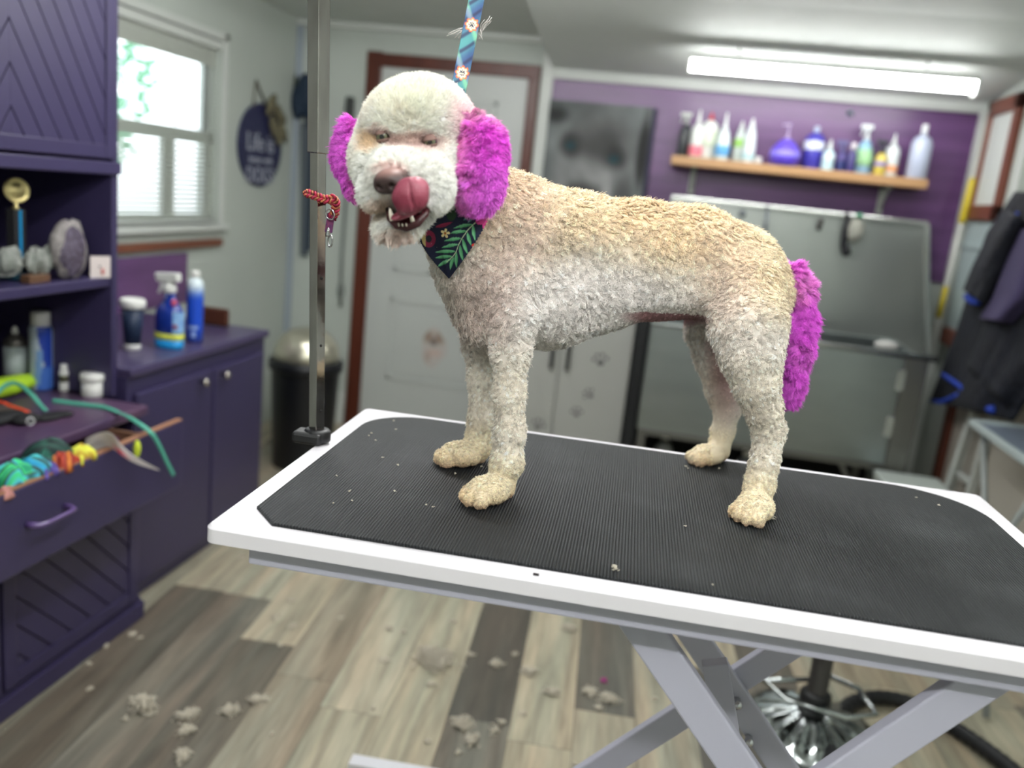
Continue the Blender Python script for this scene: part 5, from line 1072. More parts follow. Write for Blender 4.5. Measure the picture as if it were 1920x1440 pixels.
# ================================================================ THE DOG
def proj(P):
    d = np.asarray(P)-CAM; w = d@FW
    return 960+F*(d@RT)/w, 720-F*(d@UP)/w
def K(px, py, Y): return atY(px, py, Y)
class Field:
    def __init__(s, lo, hi, h):
        s.lo = np.array(lo, float); s.h = h; s.n = np.ceil((np.array(hi)-s.lo)/h).astype(int)+1
        s.D = np.full(s.n, 1.0, np.float32)
    def _sub(s, lo, hi, pad):
        a = np.clip(((np.array(lo)-pad-s.lo)/s.h).astype(int), 0, s.n-1); b = np.clip(((np.array(hi)+pad-s.lo)/s.h).astype(int)+2, 1, s.n)
        g = [s.lo[i]+s.h*np.arange(a[i], b[i]) for i in range(3)]
        X = np.stack(np.meshgrid(*g, indexing='ij'), -1); return tuple(slice(a[i], b[i]) for i in range(3)), X
    def _mix(s, sl, d, k):
        D = s.D[sl]; hh = np.clip(.5+.5*(D-d)/k, 0, 1); s.D[sl] = D*(1-hh)+d*hh-k*hh*(1-hh)
    def cone(s, a, b, ra, rb, k=.02):
        a = np.asarray(a, float); b = np.asarray(b, float); R = max(ra, rb)
        sl, X = s._sub(np.minimum(a, b), np.maximum(a, b), R+k*2.5+.01); ab = b-a
        t = np.clip(((X-a)@ab)/(ab@ab+1e-12), 0, 1); d = np.linalg.norm(X-a-t[..., None]*ab, axis=-1)-(ra+(rb-ra)*t); s._mix(sl, d, k)
    def ell(s, c, r, ax=None, k=.02, sub=False):
        c = np.asarray(c, float); r = np.asarray(r, float); A = np.eye(3) if ax is None else np.array(ax, float)
        sl, X = s._sub(c, c, r.max()+k*2.5+.01); q = (X-c)@A.T; k0 = np.linalg.norm(q/r, axis=-1); k1 = np.linalg.norm(q/(r*r), axis=-1)+1e-9; d = k0*(k0-1)/k1
        if sub:
            D = s.D[sl]; hh = np.clip(.5-.5*(D+d)/k, 0, 1); s.D[sl] = D*(1-hh)+(-d)*hh+k*hh*(1-hh)
        else: s._mix(sl, d, k)
    def sample(s, P):
        q = (P-s.lo)/s.h; i = np.clip(np.floor(q).astype(int), 0, s.n-2); f = np.clip(q-i, 0, 1); out = 0
        for dx in (0, 1):
            for dy in (0, 1):
                for dz in (0, 1):
                    w = (f[:, 0] if dx else 1-f[:, 0])*(f[:, 1] if dy else 1-f[:, 1])*(f[:, 2] if dz else 1-f[:, 2])
                    out = out+w*s.D[i[:, 0]+dx, i[:, 1]+dy, i[:, 2]+dz]
        return out
    def grad(s, P, e=.004):
        G = np.stack([s.sample(P+np.eye(3)[i]*e)-s.sample(P-np.eye(3)[i]*e) for i in range(3)], 1)
        return G/(np.linalg.norm(G, axis=1)[:, None]+1e-9)
    def mesh(s):
        D = s.D; nx, ny, nz = D.shape; S = D < 0
        c = np.zeros((nx-1, ny-1, nz-1), int)
        for dx in (0, 1):
            for dy in (0, 1):
                for dz in (0, 1): c += S[dx:nx-1+dx, dy:ny-1+dy, dz:nz-1+dz]
        act = (c > 0) & (c < 8); idx = np.full(act.shape, -1, int); I = np.argwhere(act); idx[act] = np.arange(len(I))
        acc = np.zeros((len(I), 3)); cnt = np.zeros(len(I))
        cs_ = [(a, b, e) for a in (0, 1) for b in (0, 1) for e in (0, 1)]
        for p in cs_:
            for ax in range(3):
                if p[ax]: continue
                q = list(p); q[ax] = 1
                v0 = D[I[:, 0]+p[0], I[:, 1]+p[1], I[:, 2]+p[2]]; v1 = D[I[:, 0]+q[0], I[:, 1]+q[1], I[:, 2]+q[2]]
                m = (v0 < 0) != (v1 < 0); t = np.where(m, v0/(v0-v1+1e-12), 0); pos = np.tile(np.array(p, float), (len(I), 1)); pos[:, ax] += t
                acc += pos*m[:, None]; cnt += m
        V = s.lo+s.h*(I+acc/cnt[:, None]); Fq = []
        for ax in range(3):
            sl0 = [slice(None)]*3; sl1 = [slice(None)]*3; sl0[ax] = slice(0, -1); sl1[ax] = slice(1, None)
            A, B = S[tuple(sl0)], S[tuple(sl1)]; E = np.argwhere(A != B); u, v = (ax+1) % 3, (ax+2) % 3
            ok = (E[:, u] > 0) & (E[:, v] > 0) & (E[:, u] < D.shape[u]-1) & (E[:, v] < D.shape[v]-1); E = E[ok]
            def ci(du, dv):
                G = E.copy(); G[:, u] -= du; G[:, v] -= dv; return idx[G[:, 0], G[:, 1], G[:, 2]]
            q = np.stack([ci(1, 1), ci(0, 1), ci(0, 0), ci(1, 0)], 1); fl = ~A[E[:, 0], E[:, 1], E[:, 2]]
            q[fl] = q[fl][:, ::-1]; Fq.append(q)
        return V, np.concatenate(Fq)
def np_mesh(name, V, Q, O, m):
    me = bpy.data.meshes.new(name); me.vertices.add(len(V)); me.vertices.foreach_set('co', (V-O).astype(np.float32).ravel())
    me.loops.add(Q.size); me.loops.foreach_set('vertex_index', Q.astype(np.int32).ravel()); me.polygons.add(len(Q))
    me.polygons.foreach_set('loop_start', np.arange(0, Q.size, 4, dtype=np.int32)); me.polygons.foreach_set('use_smooth', np.ones(len(Q), bool)); me.update(calc_edges=True); me.validate()
    if m: me.materials.append(m)
    return me
def rp(px, P): return px2m(px, P)
# orientation helper axes: S sideways (to the right in the photograph), body runs along BX
bd = Field((-.50, .86, 1.055), (.33, 1.66, 1.74), .0042)
def kc(a, b, k=.022):
    A, B = K(*a[:3]), K(*b[:3]); bd.cone(A, B, rp(a[3], A), rp(b[3], B), k)
def chain(pts, k=.022):
    for i in range(len(pts)-1): kc(pts[i], pts[i+1], k)
chain([(900, 380, 1.17, 72), (975, 426, 1.215, 80), (1080, 451, 1.26, 77), (1200, 464, 1.305, 76), (1300, 475, 1.345, 77), (1378, 514, 1.372, 78), (1408, 550, 1.385, 74)], .03)
chain([(905, 500, 1.175, 70), (945, 545, 1.20, 80), (1040, 558, 1.24, 80), (1140, 540, 1.28, 68), (1240, 524, 1.32, 68), (1330, 530, 1.355, 66)], .03)
chain([(897, 512, 1.18, 66), (928, 575, 1.20, 64), (1010, 580, 1.23, 56)], .03)
chain([(840, 330, 1.12, 70), (880, 400, 1.15, 76), (950, 440, 1.2, 88)], .03)      # neck
chain([(868, 420, 1.14, 60), (885, 480, 1.165, 66)], .03)
# legs -------------------------------------------------
def foot(px, py): p = atZ(px, py, 1.0805); return p
def leg(pts, k=.014): chain(pts, k)
fn, ff = foot(915, 950), foot(858, 878); hn, hf = foot(1410, 980), foot(1322, 876)
leg([(955, 500, 1.165, 52), (962, 590, 1.150, 42), (958, 660, 1.142, 31), (955, 740, 1.140, 26), (955, 810, 1.138, 25), (951, 868, 1.136, 26), (936, 914, 1.134, 25)])
leg([(905, 560, 1.255, 42), (903, 640, 1.268, 31), (905, 710, 1.275, 24), (905, 785, 1.276, 23), (898, 832, 1.272, 24), (880, 862, 1.268, 22)])
leg([(1385, 545, 1.325, 74), (1402, 610, 1.285, 66), (1408, 668, 1.268, 53), (1418, 720, 1.265, 40), (1430, 765, 1.272, 31), (1442, 808, 1.28, 25), (1434, 862, 1.270, 23), (1424, 910, 1.260, 24), (1415, 944, 1.250, 25)])
bd.cone(K(1452, 800, 1.287), K(1450, 822, 1.287), .012, .012, .012)
leg([(1335, 540, 1.40, 60), (1332, 610, 1.44, 44), (1342, 670, 1.468, 35), (1356, 730, 1.49, 29), (1364, 765, 1.50, 24), (1356, 810, 1.500, 19), (1347, 845, 1.49, 19)])
def paw(c, fwd, L, w, h, up=.0):
    fwd = np.array([fwd[0], fwd[1], 0.]); fwd /= np.linalg.norm(fwd); sd = np.array([-fwd[1], fwd[0], 0.]); c = np.array([c[0], c[1], 1.0805])
    bd.ell(c+(0, 0, h*.52), (L*.5, w*.5, h*.55), (fwd, sd, (0, 0, 1)), .010)
    for t, (o, f_) in enumerate(((-.36, .30), (-.13, .44), (.13, .44), (.36, .30))):
        bd.ell(c+fwd*L*f_*1.05+sd*w*o*1.08+(0, 0, h*.30), (L*.18, w*.135, h*.34), (fwd, sd, (0, 0, 1)), .003)
paw(foot(912, 942), (-.62, -.55), .062, .050, .034); paw(foot(862, 872), (-.95, -.18), .064, .048, .034)
paw(foot(1411, 974), (-.55, -.80), .062, .052, .036); paw(foot(1325, 870), (-.93, -.25), .058, .046, .032)
# heels join the legs
bd.cone(K(936, 914, 1.134), foot(922, 937)+(0, 0, .014), .018, .017, .012); bd.cone(K(880, 862, 1.268), foot(870, 868)+(0, 0, .014), .017, .016, .012)
bd.cone(K(1415, 944, 1.250), foot(1414, 967)+(0, 0, .014), .018, .018, .012); bd.cone(K(1347, 845, 1.49), foot(1335, 864)+(0, 0, .013), .017, .016, .012)
# head -------------------------------------------------
HF = np.array([-.22, -.93, -.28]); HF /= np.linalg.norm(HF)             # the way the nose points
HR = np.cross(HF, UP+RT*.03); HR /= np.linalg.norm(HR); HU = np.cross(HR, HF); HA = (HR, HF, HU)
def he(px, py, Y, rx, ry, rz, k=.02, sub=False):
    c = K(px, py, Y); s_ = rp(1, c); bd.ell(c, (rx*s_, ry, rz*s_), HA, k, sub)
he(788, 243, 1.085, 92, .074, 84, .02)           # skull
he(774, 218, 1.060, 76, .062, 58, .02)            # brow dome
he(830, 300, 1.110, 62, .060, 80, .03)
he(770, 325, 1.045, 76, .053, 66, .024)           # cheeks
he(722, 318, 1.030, 36, .043, 55, .02)
he(706, 300, 1.060, 22, .042, 58, .02)
he(815, 332, 1.040, 38, .046, 56, .02)
he(757, 326, .985, 52, .050, 44, .016)            # muzzle
he(745, 320, .960, 40, .030, 30, .014)
he(714, 358, .985, 28, .031, 32, .014)            # left flew
he(800, 352, .990, 38, .036, 48, .014)            # right flew
he(757, 408, 1.020, 42, .043, 26, .016)           # jaw
he(754, 424, 1.000, 31, .028, 15, .012)
# sockets
he(717, 256, 1.0085, 16, .012, 10, .010, True); he(807, 265, 1.018, 18, .012, 9, .010, True)
# mouth cavity
he(760, 394, .965, 37, .058, 34, .006, True)
V, Q = bd.mesh()
G = bd.grad(V)
# keep the soles flat on the mat
V[:, 2] = np.maximum(V[:, 2], 1.0800)
DO = np.array([-.05, 1.25, 1.0795])
NOSE = K(733, 340, .935)
def sstep(a, b, x): t = np.clip((x-a)/(b-a), 0, 1); return t*t*(3-2*t)
def mixc(c, h, w): return c*(1-w[:, None])+hexc(h)*w[:, None]
def disc(x, y, cx, cy, rx, ry, soft=.5): r = np.sqrt(((x-cx)/rx)**2+((y-cy)/ry)**2); return 1-sstep(1-soft, 1+soft, r)
MOUTHC = K(763, 392, .965)
def cavity(P):
    """1 inside the open mouth"""
    q = (P-MOUTHC)@np.array(HA).T; s_ = rp(1, MOUTHC); r = np.sqrt((q[:, 0]/(38*s_))**2+(q[:, 1]/.060)**2+(q[:, 2]/(35*s_))**2); return 1-sstep(1.0, 1.07, r)
def furcolor(P):
    x, y = proj(P); n = wave_noise(P, 28, 3); n2 = wave_noise(P, 70, 4); c = np.tile(hexc('#e2dad1'), (len(P), 1))
    head = 1-sstep(870, 940, x+.5*(y-300)); head = head*(1-sstep(440, 480, y))
    toply = np.interp(x, [900, 1000, 1200, 1360, 1480], [330, 340, 375, 410, 500])       # back line
    w = 1-sstep(40, 170, y-toply+25*n); w *= (1-head)*(y < 700)
    c = mixc(c, '#e4d0b0', w*.85); c = mixc(c, '#dcbd99', w*disc(x, y, 1210, 430, 130, 60, .7)*.35)
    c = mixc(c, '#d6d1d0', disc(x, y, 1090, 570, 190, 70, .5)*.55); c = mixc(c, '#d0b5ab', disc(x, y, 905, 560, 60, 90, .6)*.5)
    c = mixc(c, '#d8bfb2', disc(x, y, 970, 420, 70, 90, .6)*.5*(1-head)); c = mixc(c, '#dcc2b0', disc(x, y, 1360, 520, 60, 90, .6)*.4)
    # legs and yellowed paws
    c = mixc(c, '#e6dccb', sstep(640, 720, y)*.6); zz = P[:, 2]-1.08
    c = mixc(c, '#e6d7b8', (1-sstep(.03, .085, zz))*.8); c = mixc(c, '#d3b286', (1-sstep(.008, .035, zz))*(n2*.5+.4).clip(0, 1)*.8)
    c = mixc(c, '#7b4d3e', (1-sstep(.002, .012, zz))*.35)
    # skin on the flank and inner thigh
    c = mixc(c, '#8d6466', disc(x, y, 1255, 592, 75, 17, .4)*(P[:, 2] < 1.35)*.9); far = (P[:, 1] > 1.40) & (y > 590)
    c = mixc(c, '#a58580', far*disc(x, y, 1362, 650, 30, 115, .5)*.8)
    c = mixc(c, '#f0e6dc', head)
    c = mixc(c, '#f2eae4', head*disc(x, y, 765, 350, 90, 70, .6)); c = mixc(c, '#eddfc2', head*disc(x, y, 760, 180, 60, 45, .7)*.35)
    c = mixc(c, '#c6a57c', head*disc(x, y, 697, 266, 17, 20, .6)*.75); c = mixc(c, '#a5807a', head*disc(x, y, 738, 262, 17, 12, .6)*.7)
    c = mixc(c, '#a27f7b', head*disc(x, y, 790, 268, 34, 18, .6)*.8); c = mixc(c, '#b89e90', head*disc(x, y, 765, 262, 30, 12, .7)*.5)
    c = mixc(c, '#8b6d6a', head*disc(x, y, 717, 245, 16, 10, .6)*.6)
    c = mixc(c, '#d9a9a2', head*disc(x, y, 745, 440, 45, 12, .5)*.3); c = mixc(c, '#b39a84', head*disc(x, y, 712, 388, 22, 20, .6)*.6)
    c = mixc(c, '#b48a84', head*disc(x, y, 733, 318, 24, 12, .5)*.6)
    c = mixc(c, '#e5a3b4', disc(x, y, 880, 225, 40, 40, .7)*head*.5)
    c += (n*.02+n2*.018)[:, None]
    return np.minimum(c*1.045, .95)
def skincolor(P):
    c = furcolor(P)*.93; cv = cavity(P); return mixc(c, '#4a1a20', cv)
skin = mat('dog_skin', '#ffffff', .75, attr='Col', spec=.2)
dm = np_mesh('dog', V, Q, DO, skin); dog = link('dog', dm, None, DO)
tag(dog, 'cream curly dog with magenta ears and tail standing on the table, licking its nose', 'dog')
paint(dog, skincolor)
# ---- hair curves
def fur_mat(name, rough=.55, tint=None):
    if name in MATS: return MATS[name]
    m = bpy.data.materials.new(name); m.use_nodes = True; nt = m.node_tree; N = nt.nodes.new; L = nt.links.new; b = nt.nodes['Principled BSDF']
    a = N('ShaderNodeAttribute'); a.attribute_name = 'fur_col'; L(a.outputs['Color'], b.inputs['Base Color'])
    b.inputs['Roughness'].default_value = rough; b.inputs['Specular IOR Level'].default_value = .35; MATS[name] = m; return m
def add_fur(name, parent, pts, col, rad, m):
    """pts (N,k,3) world, col (N,3) sRGB, rad (k,)"""
    n, k, _ = pts.shape; hc = bpy.data.hair_curves.new(name); hc.add_curves([k]*n)
    hc.attributes['position'].data.foreach_set('vector', (pts-ORG[parent.name]).astype(np.float32).ravel()) if 'position' in hc.attributes else hc.position_data.foreach_set('vector', (pts-ORG[parent.name]).astype(np.float32).ravel())
    ra = hc.attributes.get('radius') or hc.attributes.new('radius', 'FLOAT', 'POINT'); ra.data.foreach_set('value', np.tile(rad, n).astype(np.float32))
    c = np.clip(col, 0, 1); c = np.where(c <= .04045, c/12.92, ((c+.055)/1.055)**2.4); d = np.ones((n, 4), np.float32); d[:, :3] = c
    ca = hc.attributes.new('fur_col', 'FLOAT_COLOR', 'CURVE'); ca.data.foreach_set('color', d.ravel()); hc.materials.append(m)
    o = bpy.data.objects.new(name, hc); C.objects.link(o); o.parent = parent; ORG[o.name] = ORG[parent.name]; return o
def tri_sample(V, Q, N, wfn=None):
    T1 = np.concatenate([Q[:, [0, 1, 2]], Q[:, [0, 2, 3]]]); a, b, c = V[T1[:, 0]], V[T1[:, 1]], V[T1[:, 2]]
    ar = np.linalg.norm(np.cross(b-a, c-a), axis=1)*.5
    if wfn is not None: ar = ar*wfn((a+b+c)/3)
    i = rng.choice(len(T1), N, p=ar/ar.sum()); r1, r2 = np.sqrt(rng.random(N)), rng.random(N)
    return a[i]*(1-r1)[:, None]+b[i]*(r1*(1-r2))[:, None]+c[i]*(r1*r2)[:, None]
def unit(v): return v/(np.linalg.norm(v, axis=-1, keepdims=True)+1e-12)
def make_fur(Cn, Nn, per, R, A, B, rc, turns, flow, fl, k=8, shrink=.6, jit=.12, pj=.35):
    """Cn clump centres, Nn normals; A rise, B run, rc curl radius (all arrays per clump, metres)"""
    n = len(Cn); rn = rng.normal(size=(n, 3)); rn = unit(rn-Nn*np.sum(rn*Nn, 1)[:, None]); fw = unit(flow-Nn*np.sum(flow*Nn, 1)[:, None])
    sm = np.stack([wave_noise(Cn, 110, 90+q, 2) for q in range(3)], 1); sm = sm-Nn*np.sum(sm*Nn, 1)[:, None]
    t = unit(fw*fl+(sm*1.3+rn*.45)*(1-fl)); b = np.cross(Nn, t); ph = rng.random(n)*2*PI; sg = np.where(rng.random(n) < .5, -1., 1.)
    def rep(x): return np.repeat(x, per, axis=0)
    th = rng.random(n*per)*2*PI; rr = np.sqrt(rng.random(n*per))*rep(R); off = rep(t)*(rr*np.cos(th))[:, None]+rep(b)*(rr*np.sin(th))[:, None]
    base = rep(Cn)+off; Nr, tr, br = rep(Nn), rep(t), rep(b); l = 1+jit*rng.normal(size=n*per); ph2 = rep(ph)+rng.normal(size=n*per)*pj; sg2 = rep(sg)
    A2, B2, rc2 = rep(A)*l, rep(B)*l, rep(rc); tu = rep(turns); out = np.zeros((n*per, k, 3))
    for j in range(k):
        s_ = j/(k-1); an = ph2+sg2*tu*2*PI*s_; e = min(1, s_*2.2)
        out[:, j] = base-off*(shrink*s_)-Nr*.0015+Nr*(A2*s_**.75)[:, None]+tr*(B2*s_)[:, None]+(tr*(np.cos(an)-np.cos(ph2))[:, None]*.8+br*(np.sin(an)-np.sin(ph2))[:, None]+Nr*(np.sin(an+1)-np.sin(ph2+1))[:, None]*.45)*(rc2*e)[:, None]
    return out, base
def shade(cols, per, amt=.05):
    n = len(cols)//per; v = np.repeat(rng.normal(size=n)*amt, per)+rng.normal(size=len(cols))*amt*.7; return cols*(1+v[:, None])
def skipmask(P):
    x, y = proj(P); cav = cavity(P) > .2
    nose = np.linalg.norm((P-NOSE)@np.array(HA).T/np.array([.021, .024, .018]), axis=1) < 1
    eye = (P[:, 1] < 1.06) & ((np.hypot((x-716)/9, (y-257)/5.5) < 1) | (np.hypot((x-807)/11.5, (y-267)/4.5) < 1))
    low = P[:, 2] < 1.083
    return cav | nose | eye | low
def fur_region(N, per, sel, fn, dens=None):
    P = tri_sample(V, Q, N, dens); x, y = proj(P); keep = sel(P, x, y) & ~skipmask(P); P = P[keep]; x, y = x[keep], y[keep]; Nn = bd.grad(P); return P, Nn, x, y
def headw(P):
    x, y = proj(P); return (1-sstep(865, 915, x+.45*(y-300)))*(1-sstep(425, 450, y))*(P[:, 1] < 1.17)
# body curls
NB = 42000
def dens_body(c): return (1-.98*headw(c))*(1+1.6*(1-sstep(.02, .07, c[:, 2]-1.08)))
P, Nn, x, y = fur_region(NB, 11, lambda P, x, y: rng.random(len(P)) > headw(P), None, dens_body)
n = len(P); legs = sstep(620, 720, y); belly = disc(x, y, 1230, 595, 120, 22, .5); inner = ((P[:, 1] > 1.40) & (y > 600) & (x > 1335)).astype(float)
short = 1-.65*np.maximum(belly, inner*.8); sc_ = (1-.35*legs)*short*(.85+.3*rng.random(n)); paww = 1-sstep(.02, .06, P[:, 2]-1.08); sc_ *= 1-.42*paww
one_ = np.ones(n); flow = np.tile(np.array([.15, 0, -1.]), (n, 1)); 
pts, base = make_fur(P, Nn, 12, .0027*one_, .0050*sc_, .0044*sc_, .0018*sc_, 1.1+.9*rng.random(n), flow, .45, k=9, shrink=.4, jit=.3, pj=.75)
furm = fur_mat('curly_fur')
rad8 = np.array([1, 1, 1, .95, .9, .8, .65, .35])*.00030
pts[:, :, 2] = np.maximum(pts[:, :, 2], 1.0800)
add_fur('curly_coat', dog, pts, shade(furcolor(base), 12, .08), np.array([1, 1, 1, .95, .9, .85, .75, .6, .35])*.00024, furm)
# plush head fur
NH = 15000
P, Nn, x, y = fur_region(NH, 12, lambda P, x, y: rng.random(len(P)) < headw(P), None, lambda c: headw(c)+.001)
n = len(P); one_ = np.ones(n)
nearface = disc(x, y, 760, 262, 75, 22, .6)*(P[:, 1] < 1.05); lips = disc(x, y, 760, 388, 52, 44, .3)*(P[:, 1] < 1.02); nosed = disc(x, y, 735, 325, 34, 30, .4)*(P[:, 1] < 1.0)
chin = disc(x, y, 750, 440, 60, 18, .5)
sc_ = (1-.62*np.maximum(np.maximum(nearface, lips*.75), nosed*.8))*(1+.55*chin)*(.9+.2*rng.random(n))
flow = unit((P-K(770, 300, .93))); flow = flow+np.array([0, 0, -.25]); flow = flow*(1-chin[:, None])+np.array([-.2, -.1, -1.])*chin[:, None]
pts, base = make_fur(P, Nn, 12, .0040*one_, .0082*sc_, .0050*sc_, .0009*sc_, .5+.5*rng.random(n), flow, .78, k=6, shrink=.18)
add_fur('plush_head_coat', dog, pts, shade(furcolor(base), 12, .05), np.array([1, 1, .95, .85, .65, .3])*.00028, furm)
# ---- nose, eyes, tongue, teeth
nl = Field(NOSE-.05, NOSE+.05, .0011)
def ne(dx, dy, dz, r, k=.006, sub=False): nl.ell(NOSE+HR*dx+HF*dy+HU*dz, r, HA, k, sub)
ne(0, -.006, 0, (.0195, .018, .0150)); ne(-.010, .004, -.002, (.010, .009, .010)); ne(.010, .004, -.002, (.010, .009, .010)); ne(0, .004, .004, (.014, .010, .009))
ne(-.0085, .014, -.0030, (.0042, .007, .0036), .002, True); ne(.0085, .014, -.0030, (.0042, .007, .0036), .002, True); ne(0, .015, -.011, (.0011, .006, .010), .002, True)
v_, q_ = nl.mesh()
nm = mat('dog_nose', '#ffffff', .45, attr='Col', bump=(420, .25, .0006), spec=.5)
no = link('nose', np_mesh('nose', v_, q_, DO, nm), dog); paint(no, lambda P: mixc(np.tile(hexc('#3f3130'), (len(P), 1)), '#8a6a64', sstep(.003, .013, (P-NOSE)@HU)))
eyem = mat('dog_eye', '#3a3528', .04, spec=.8, coat=1); 
for (ex, ey, Y, r, cl) in ((717, 256, 1.0065, .0084, .34), (807, 266, 1.0165, .0088, .16)):
    c = K(ex, ey, Y); e = one('eye', eyem, lambda b: b.ball(c, r, 20, 16, HA), parent=dog)
    g = unit((CAM-c)*1.0+HF*.2)[None][0]
    gx = np.cross(g, HU); gx /= np.linalg.norm(gx); gy = np.cross(gx, g)
    def cap(b, rad, lift, nn=20):
        ring_ = [c+g*(math.sqrt(max(r*r-q*q, 0))+lift)+gx*q*math.cos(a)+gy*q*math.sin(a) for q in (rad, rad*.5, .0001) for a in np.linspace(0, 2*PI, nn, endpoint=False)]
        b.add(ring_, [(i*nn+k, i*nn+(k+1) % nn, (i+1)*nn+(k+1) % nn, (i+1)*nn+k) for i in range(2) for k in range(nn)], True)
    one('iris', mat('iris', '#55553f', .1, coat=1), lambda b: cap(b, .0062, .0003), parent=e); one('pupil', mat('pupil', '#0a0908', .05, coat=1), lambda b: cap(b, .0028, .0006), parent=e)
    lid = mat('eyelid', '#7a5f58', .7)
    def lids(b):
        for s_, op in ((1, cl), (-1, .30)):
            def f(i, j):
                az = (i-.5)*2.5; el = op+(j*1.15)
                return c+(gx*math.sin(az)*math.cos(el)+g*math.cos(az)*math.cos(el)+gy*s_*math.sin(el))*(r*1.04)
            b.grid(f, 14, 8)
    one('eyelid', lid, lids, parent=dog, thick=.0007)
# tongue curling up over the nose
tg = Field(K(770, 365, .93)-.08, K(770, 365, .93)+.08, .0013)
def tc(a, b_, ra, rb, k=.006):
    A, B = K(*a), K(*b_); tg.cone(A, B, ra, rb, k)
def te(px, py, Y, rx, ry, rz, k=.006, sub=False, tilt=0):
    c = K(px, py, Y); s_ = rp(1, c); a1 = HR*math.cos(tilt)+HU*math.sin(tilt); a3 = -HR*math.sin(tilt)+HU*math.cos(tilt); tg.ell(c, (rx*s_, ry, rz*s_), (a1, HF, a3), k, sub)
te(772, 362, .912, 34, .0085, 27, .008, False, .5); te(756, 374, .912, 24, .008, 20, .008, False, .2); te(783, 352, .915, 23, .009, 20, .008); te(780, 375, .913, 20, .008, 20, .008); te(766, 388, .925, 24, .013, 14, .008); te(764, 398, .955, 20, .03, 9, .01)
tc((768, 334, .9045), (772, 396, .9045), .0012, .0012, .002)
te(769, 365, .9015, 1.6, .004, 32, .003, True, -.05)
v_, q_ = tg.mesh()
tm = mat('tongue', '#ffffff', .36, attr='Col', bump=(380, .8, .0012), spec=.5, coat=.12)
to = link('tongue', np_mesh('tongue', v_, q_, DO, tm), dog)
def tcol(P):
    x, y = proj(P); n = wave_noise(P, 160, 9); c = np.tile(hexc('#853a4b'), (len(P), 1)); c = mixc(c, '#ab6070', disc(x, y, 775, 350, 26, 14, .8)*.5); c = mixc(c, '#7d2f42', disc(x, y, 745, 385, 30, 14, .7)*.7); return c+.05*n[:, None]
paint(to, tcol)
# lower lip / gum and teeth
gm = mat('gum', '#3f171d', .35, coat=.15, bump=(200, .3, .0006))
lp = [K(727, 392, .975), K(732, 410, .962), K(745, 422, .955), K(762, 425, .955), K(782, 418, .957), K(797, 402, .965), K(803, 385, .975)]
one('lower_lip', gm, lambda b: b.tube(lp, [.003, .0042, .0055, .006, .0055, .0045, .003], 10), parent=dog)
one('mouth_floor', gm, lambda b: b.ball(K(764, 412, .975), (.020, .022, .006), 16, 10, HA), parent=dog)
tooth = mat('tooth', '#e9e2d2', .2, coat=.4)
def fang(px, py, Y, h, r): 
    c = K(px, py, Y)
    one('tooth', tooth, lambda b: b.tube([c-HU*.002, c+HU*h*.4+HR*.0003, c+HU*h*.8, c+HU*h], [r, r*.85, r*.45, .0002], 10), parent=dog)
fang(735, 410, .950, .0125, .0031); fang(773, 412, .949, .0095, .0026)
for i, (a_, c_) in enumerate(((748, 420), (755, 421), (762, 420))): fang(a_, c_+1, .950, .0022, .0012)
# ---- ears and tail
def fluffy(name, prims, h, colfn, Nc, per, R, A, B, rc, flow, label, meshcol, lump=.0, curl=.5, seedw=0):
    lo = np.min([np.minimum(p[0]-p[1].max()*1.3, p[0]) for p in prims], 0)-.02; hi = np.max([p[0]+p[1].max()*1.3 for p in prims], 0)+.02
    f = Field(lo, hi, h)
    for c, r, ax, k in prims: f.ell(c, r, ax, k)
    v, q = f.mesh(); me = np_mesh(name, v, q, DO, skin); o = link(name, me, dog); paint(o, lambda P: colfn(P)*.8); o['label'] = label
    P = tri_sample(v, q, Nc); N_ = f.grad(P); fl = np.tile(np.array(flow, float), (len(P), 1)); s_ = .8+.4*rng.random(len(P)); lm = 1+lump*wave_noise(P, 55, 11+seedw)
    pts, base = make_fur(P, N_, per, R*np.ones(len(P)), A*s_*lm, B*s_, rc*s_, curl+.5*rng.random(len(P)), fl, .6, k=8, shrink=.25, jit=.13)
    add_fur(name+'_fur', o, pts, shade(colfn(base), per, .07), rad8*.85, fur_mat('dyed_fur', .5)); return o
def E(px, py, Y, rx, ry, rz, k=.012, tilt=0, A3=None):
    c = K(px, py, Y); s_ = rp(1, c); a1 = RT*math.cos(tilt)+UP*math.sin(tilt); a3 = -RT*math.sin(tilt)+UP*math.cos(tilt); return (c, np.array([rx*s_, ry, rz*s_]), (a1, FW, a3), k)
MAG, MAG2 = '#d92fd0', '#e861cf'
def earR(P):
    x, y = proj(P); n = wave_noise(P, 60, 21); c = np.tile(hexc('#f070ea'), (len(P), 1)); c = mixc(c, '#f08fd0', (1-sstep(868, 905, x+10*n))*.85); c = mixc(c, '#e88a9a', (1-sstep(858, 872, x+8*n))*.6)
    c = mixc(c, '#dc48d0', disc(x, y, 915, 270, 26, 34, .7)*.7); c = mixc(c, '#e8d3c8', (1-sstep(200, 236, y-.45*(x-880)+12*n))*.95); c = mixc(c, '#e06fe0', disc(x, y, 900, 350, 30, 40, .8)*.5); return c
def earL(P):
    x, y = proj(P); n = wave_noise(P, 90, 22); c = np.tile(hexc('#f070ea'), (len(P), 1)); c = mixc(c, '#e67fc0', sstep(652, 668, x+8*n)*.6); c = mixc(c, '#f09ac0', (n > .35)*.35); return c
def tailc(P):
    x, y = proj(P); n = wave_noise(P, 50, 23); c = np.tile(hexc('#ec68e8'), (len(P), 1)); c = mixc(c, '#e0a2c0', disc(x, y, 1503, 530, 16, 28, .8)*.75); c = mixc(c, '#f27ee8', (n > .2)*.5)
    return mixc(c, '#e8cfc4', (1-sstep(485, 505, y))*.9)
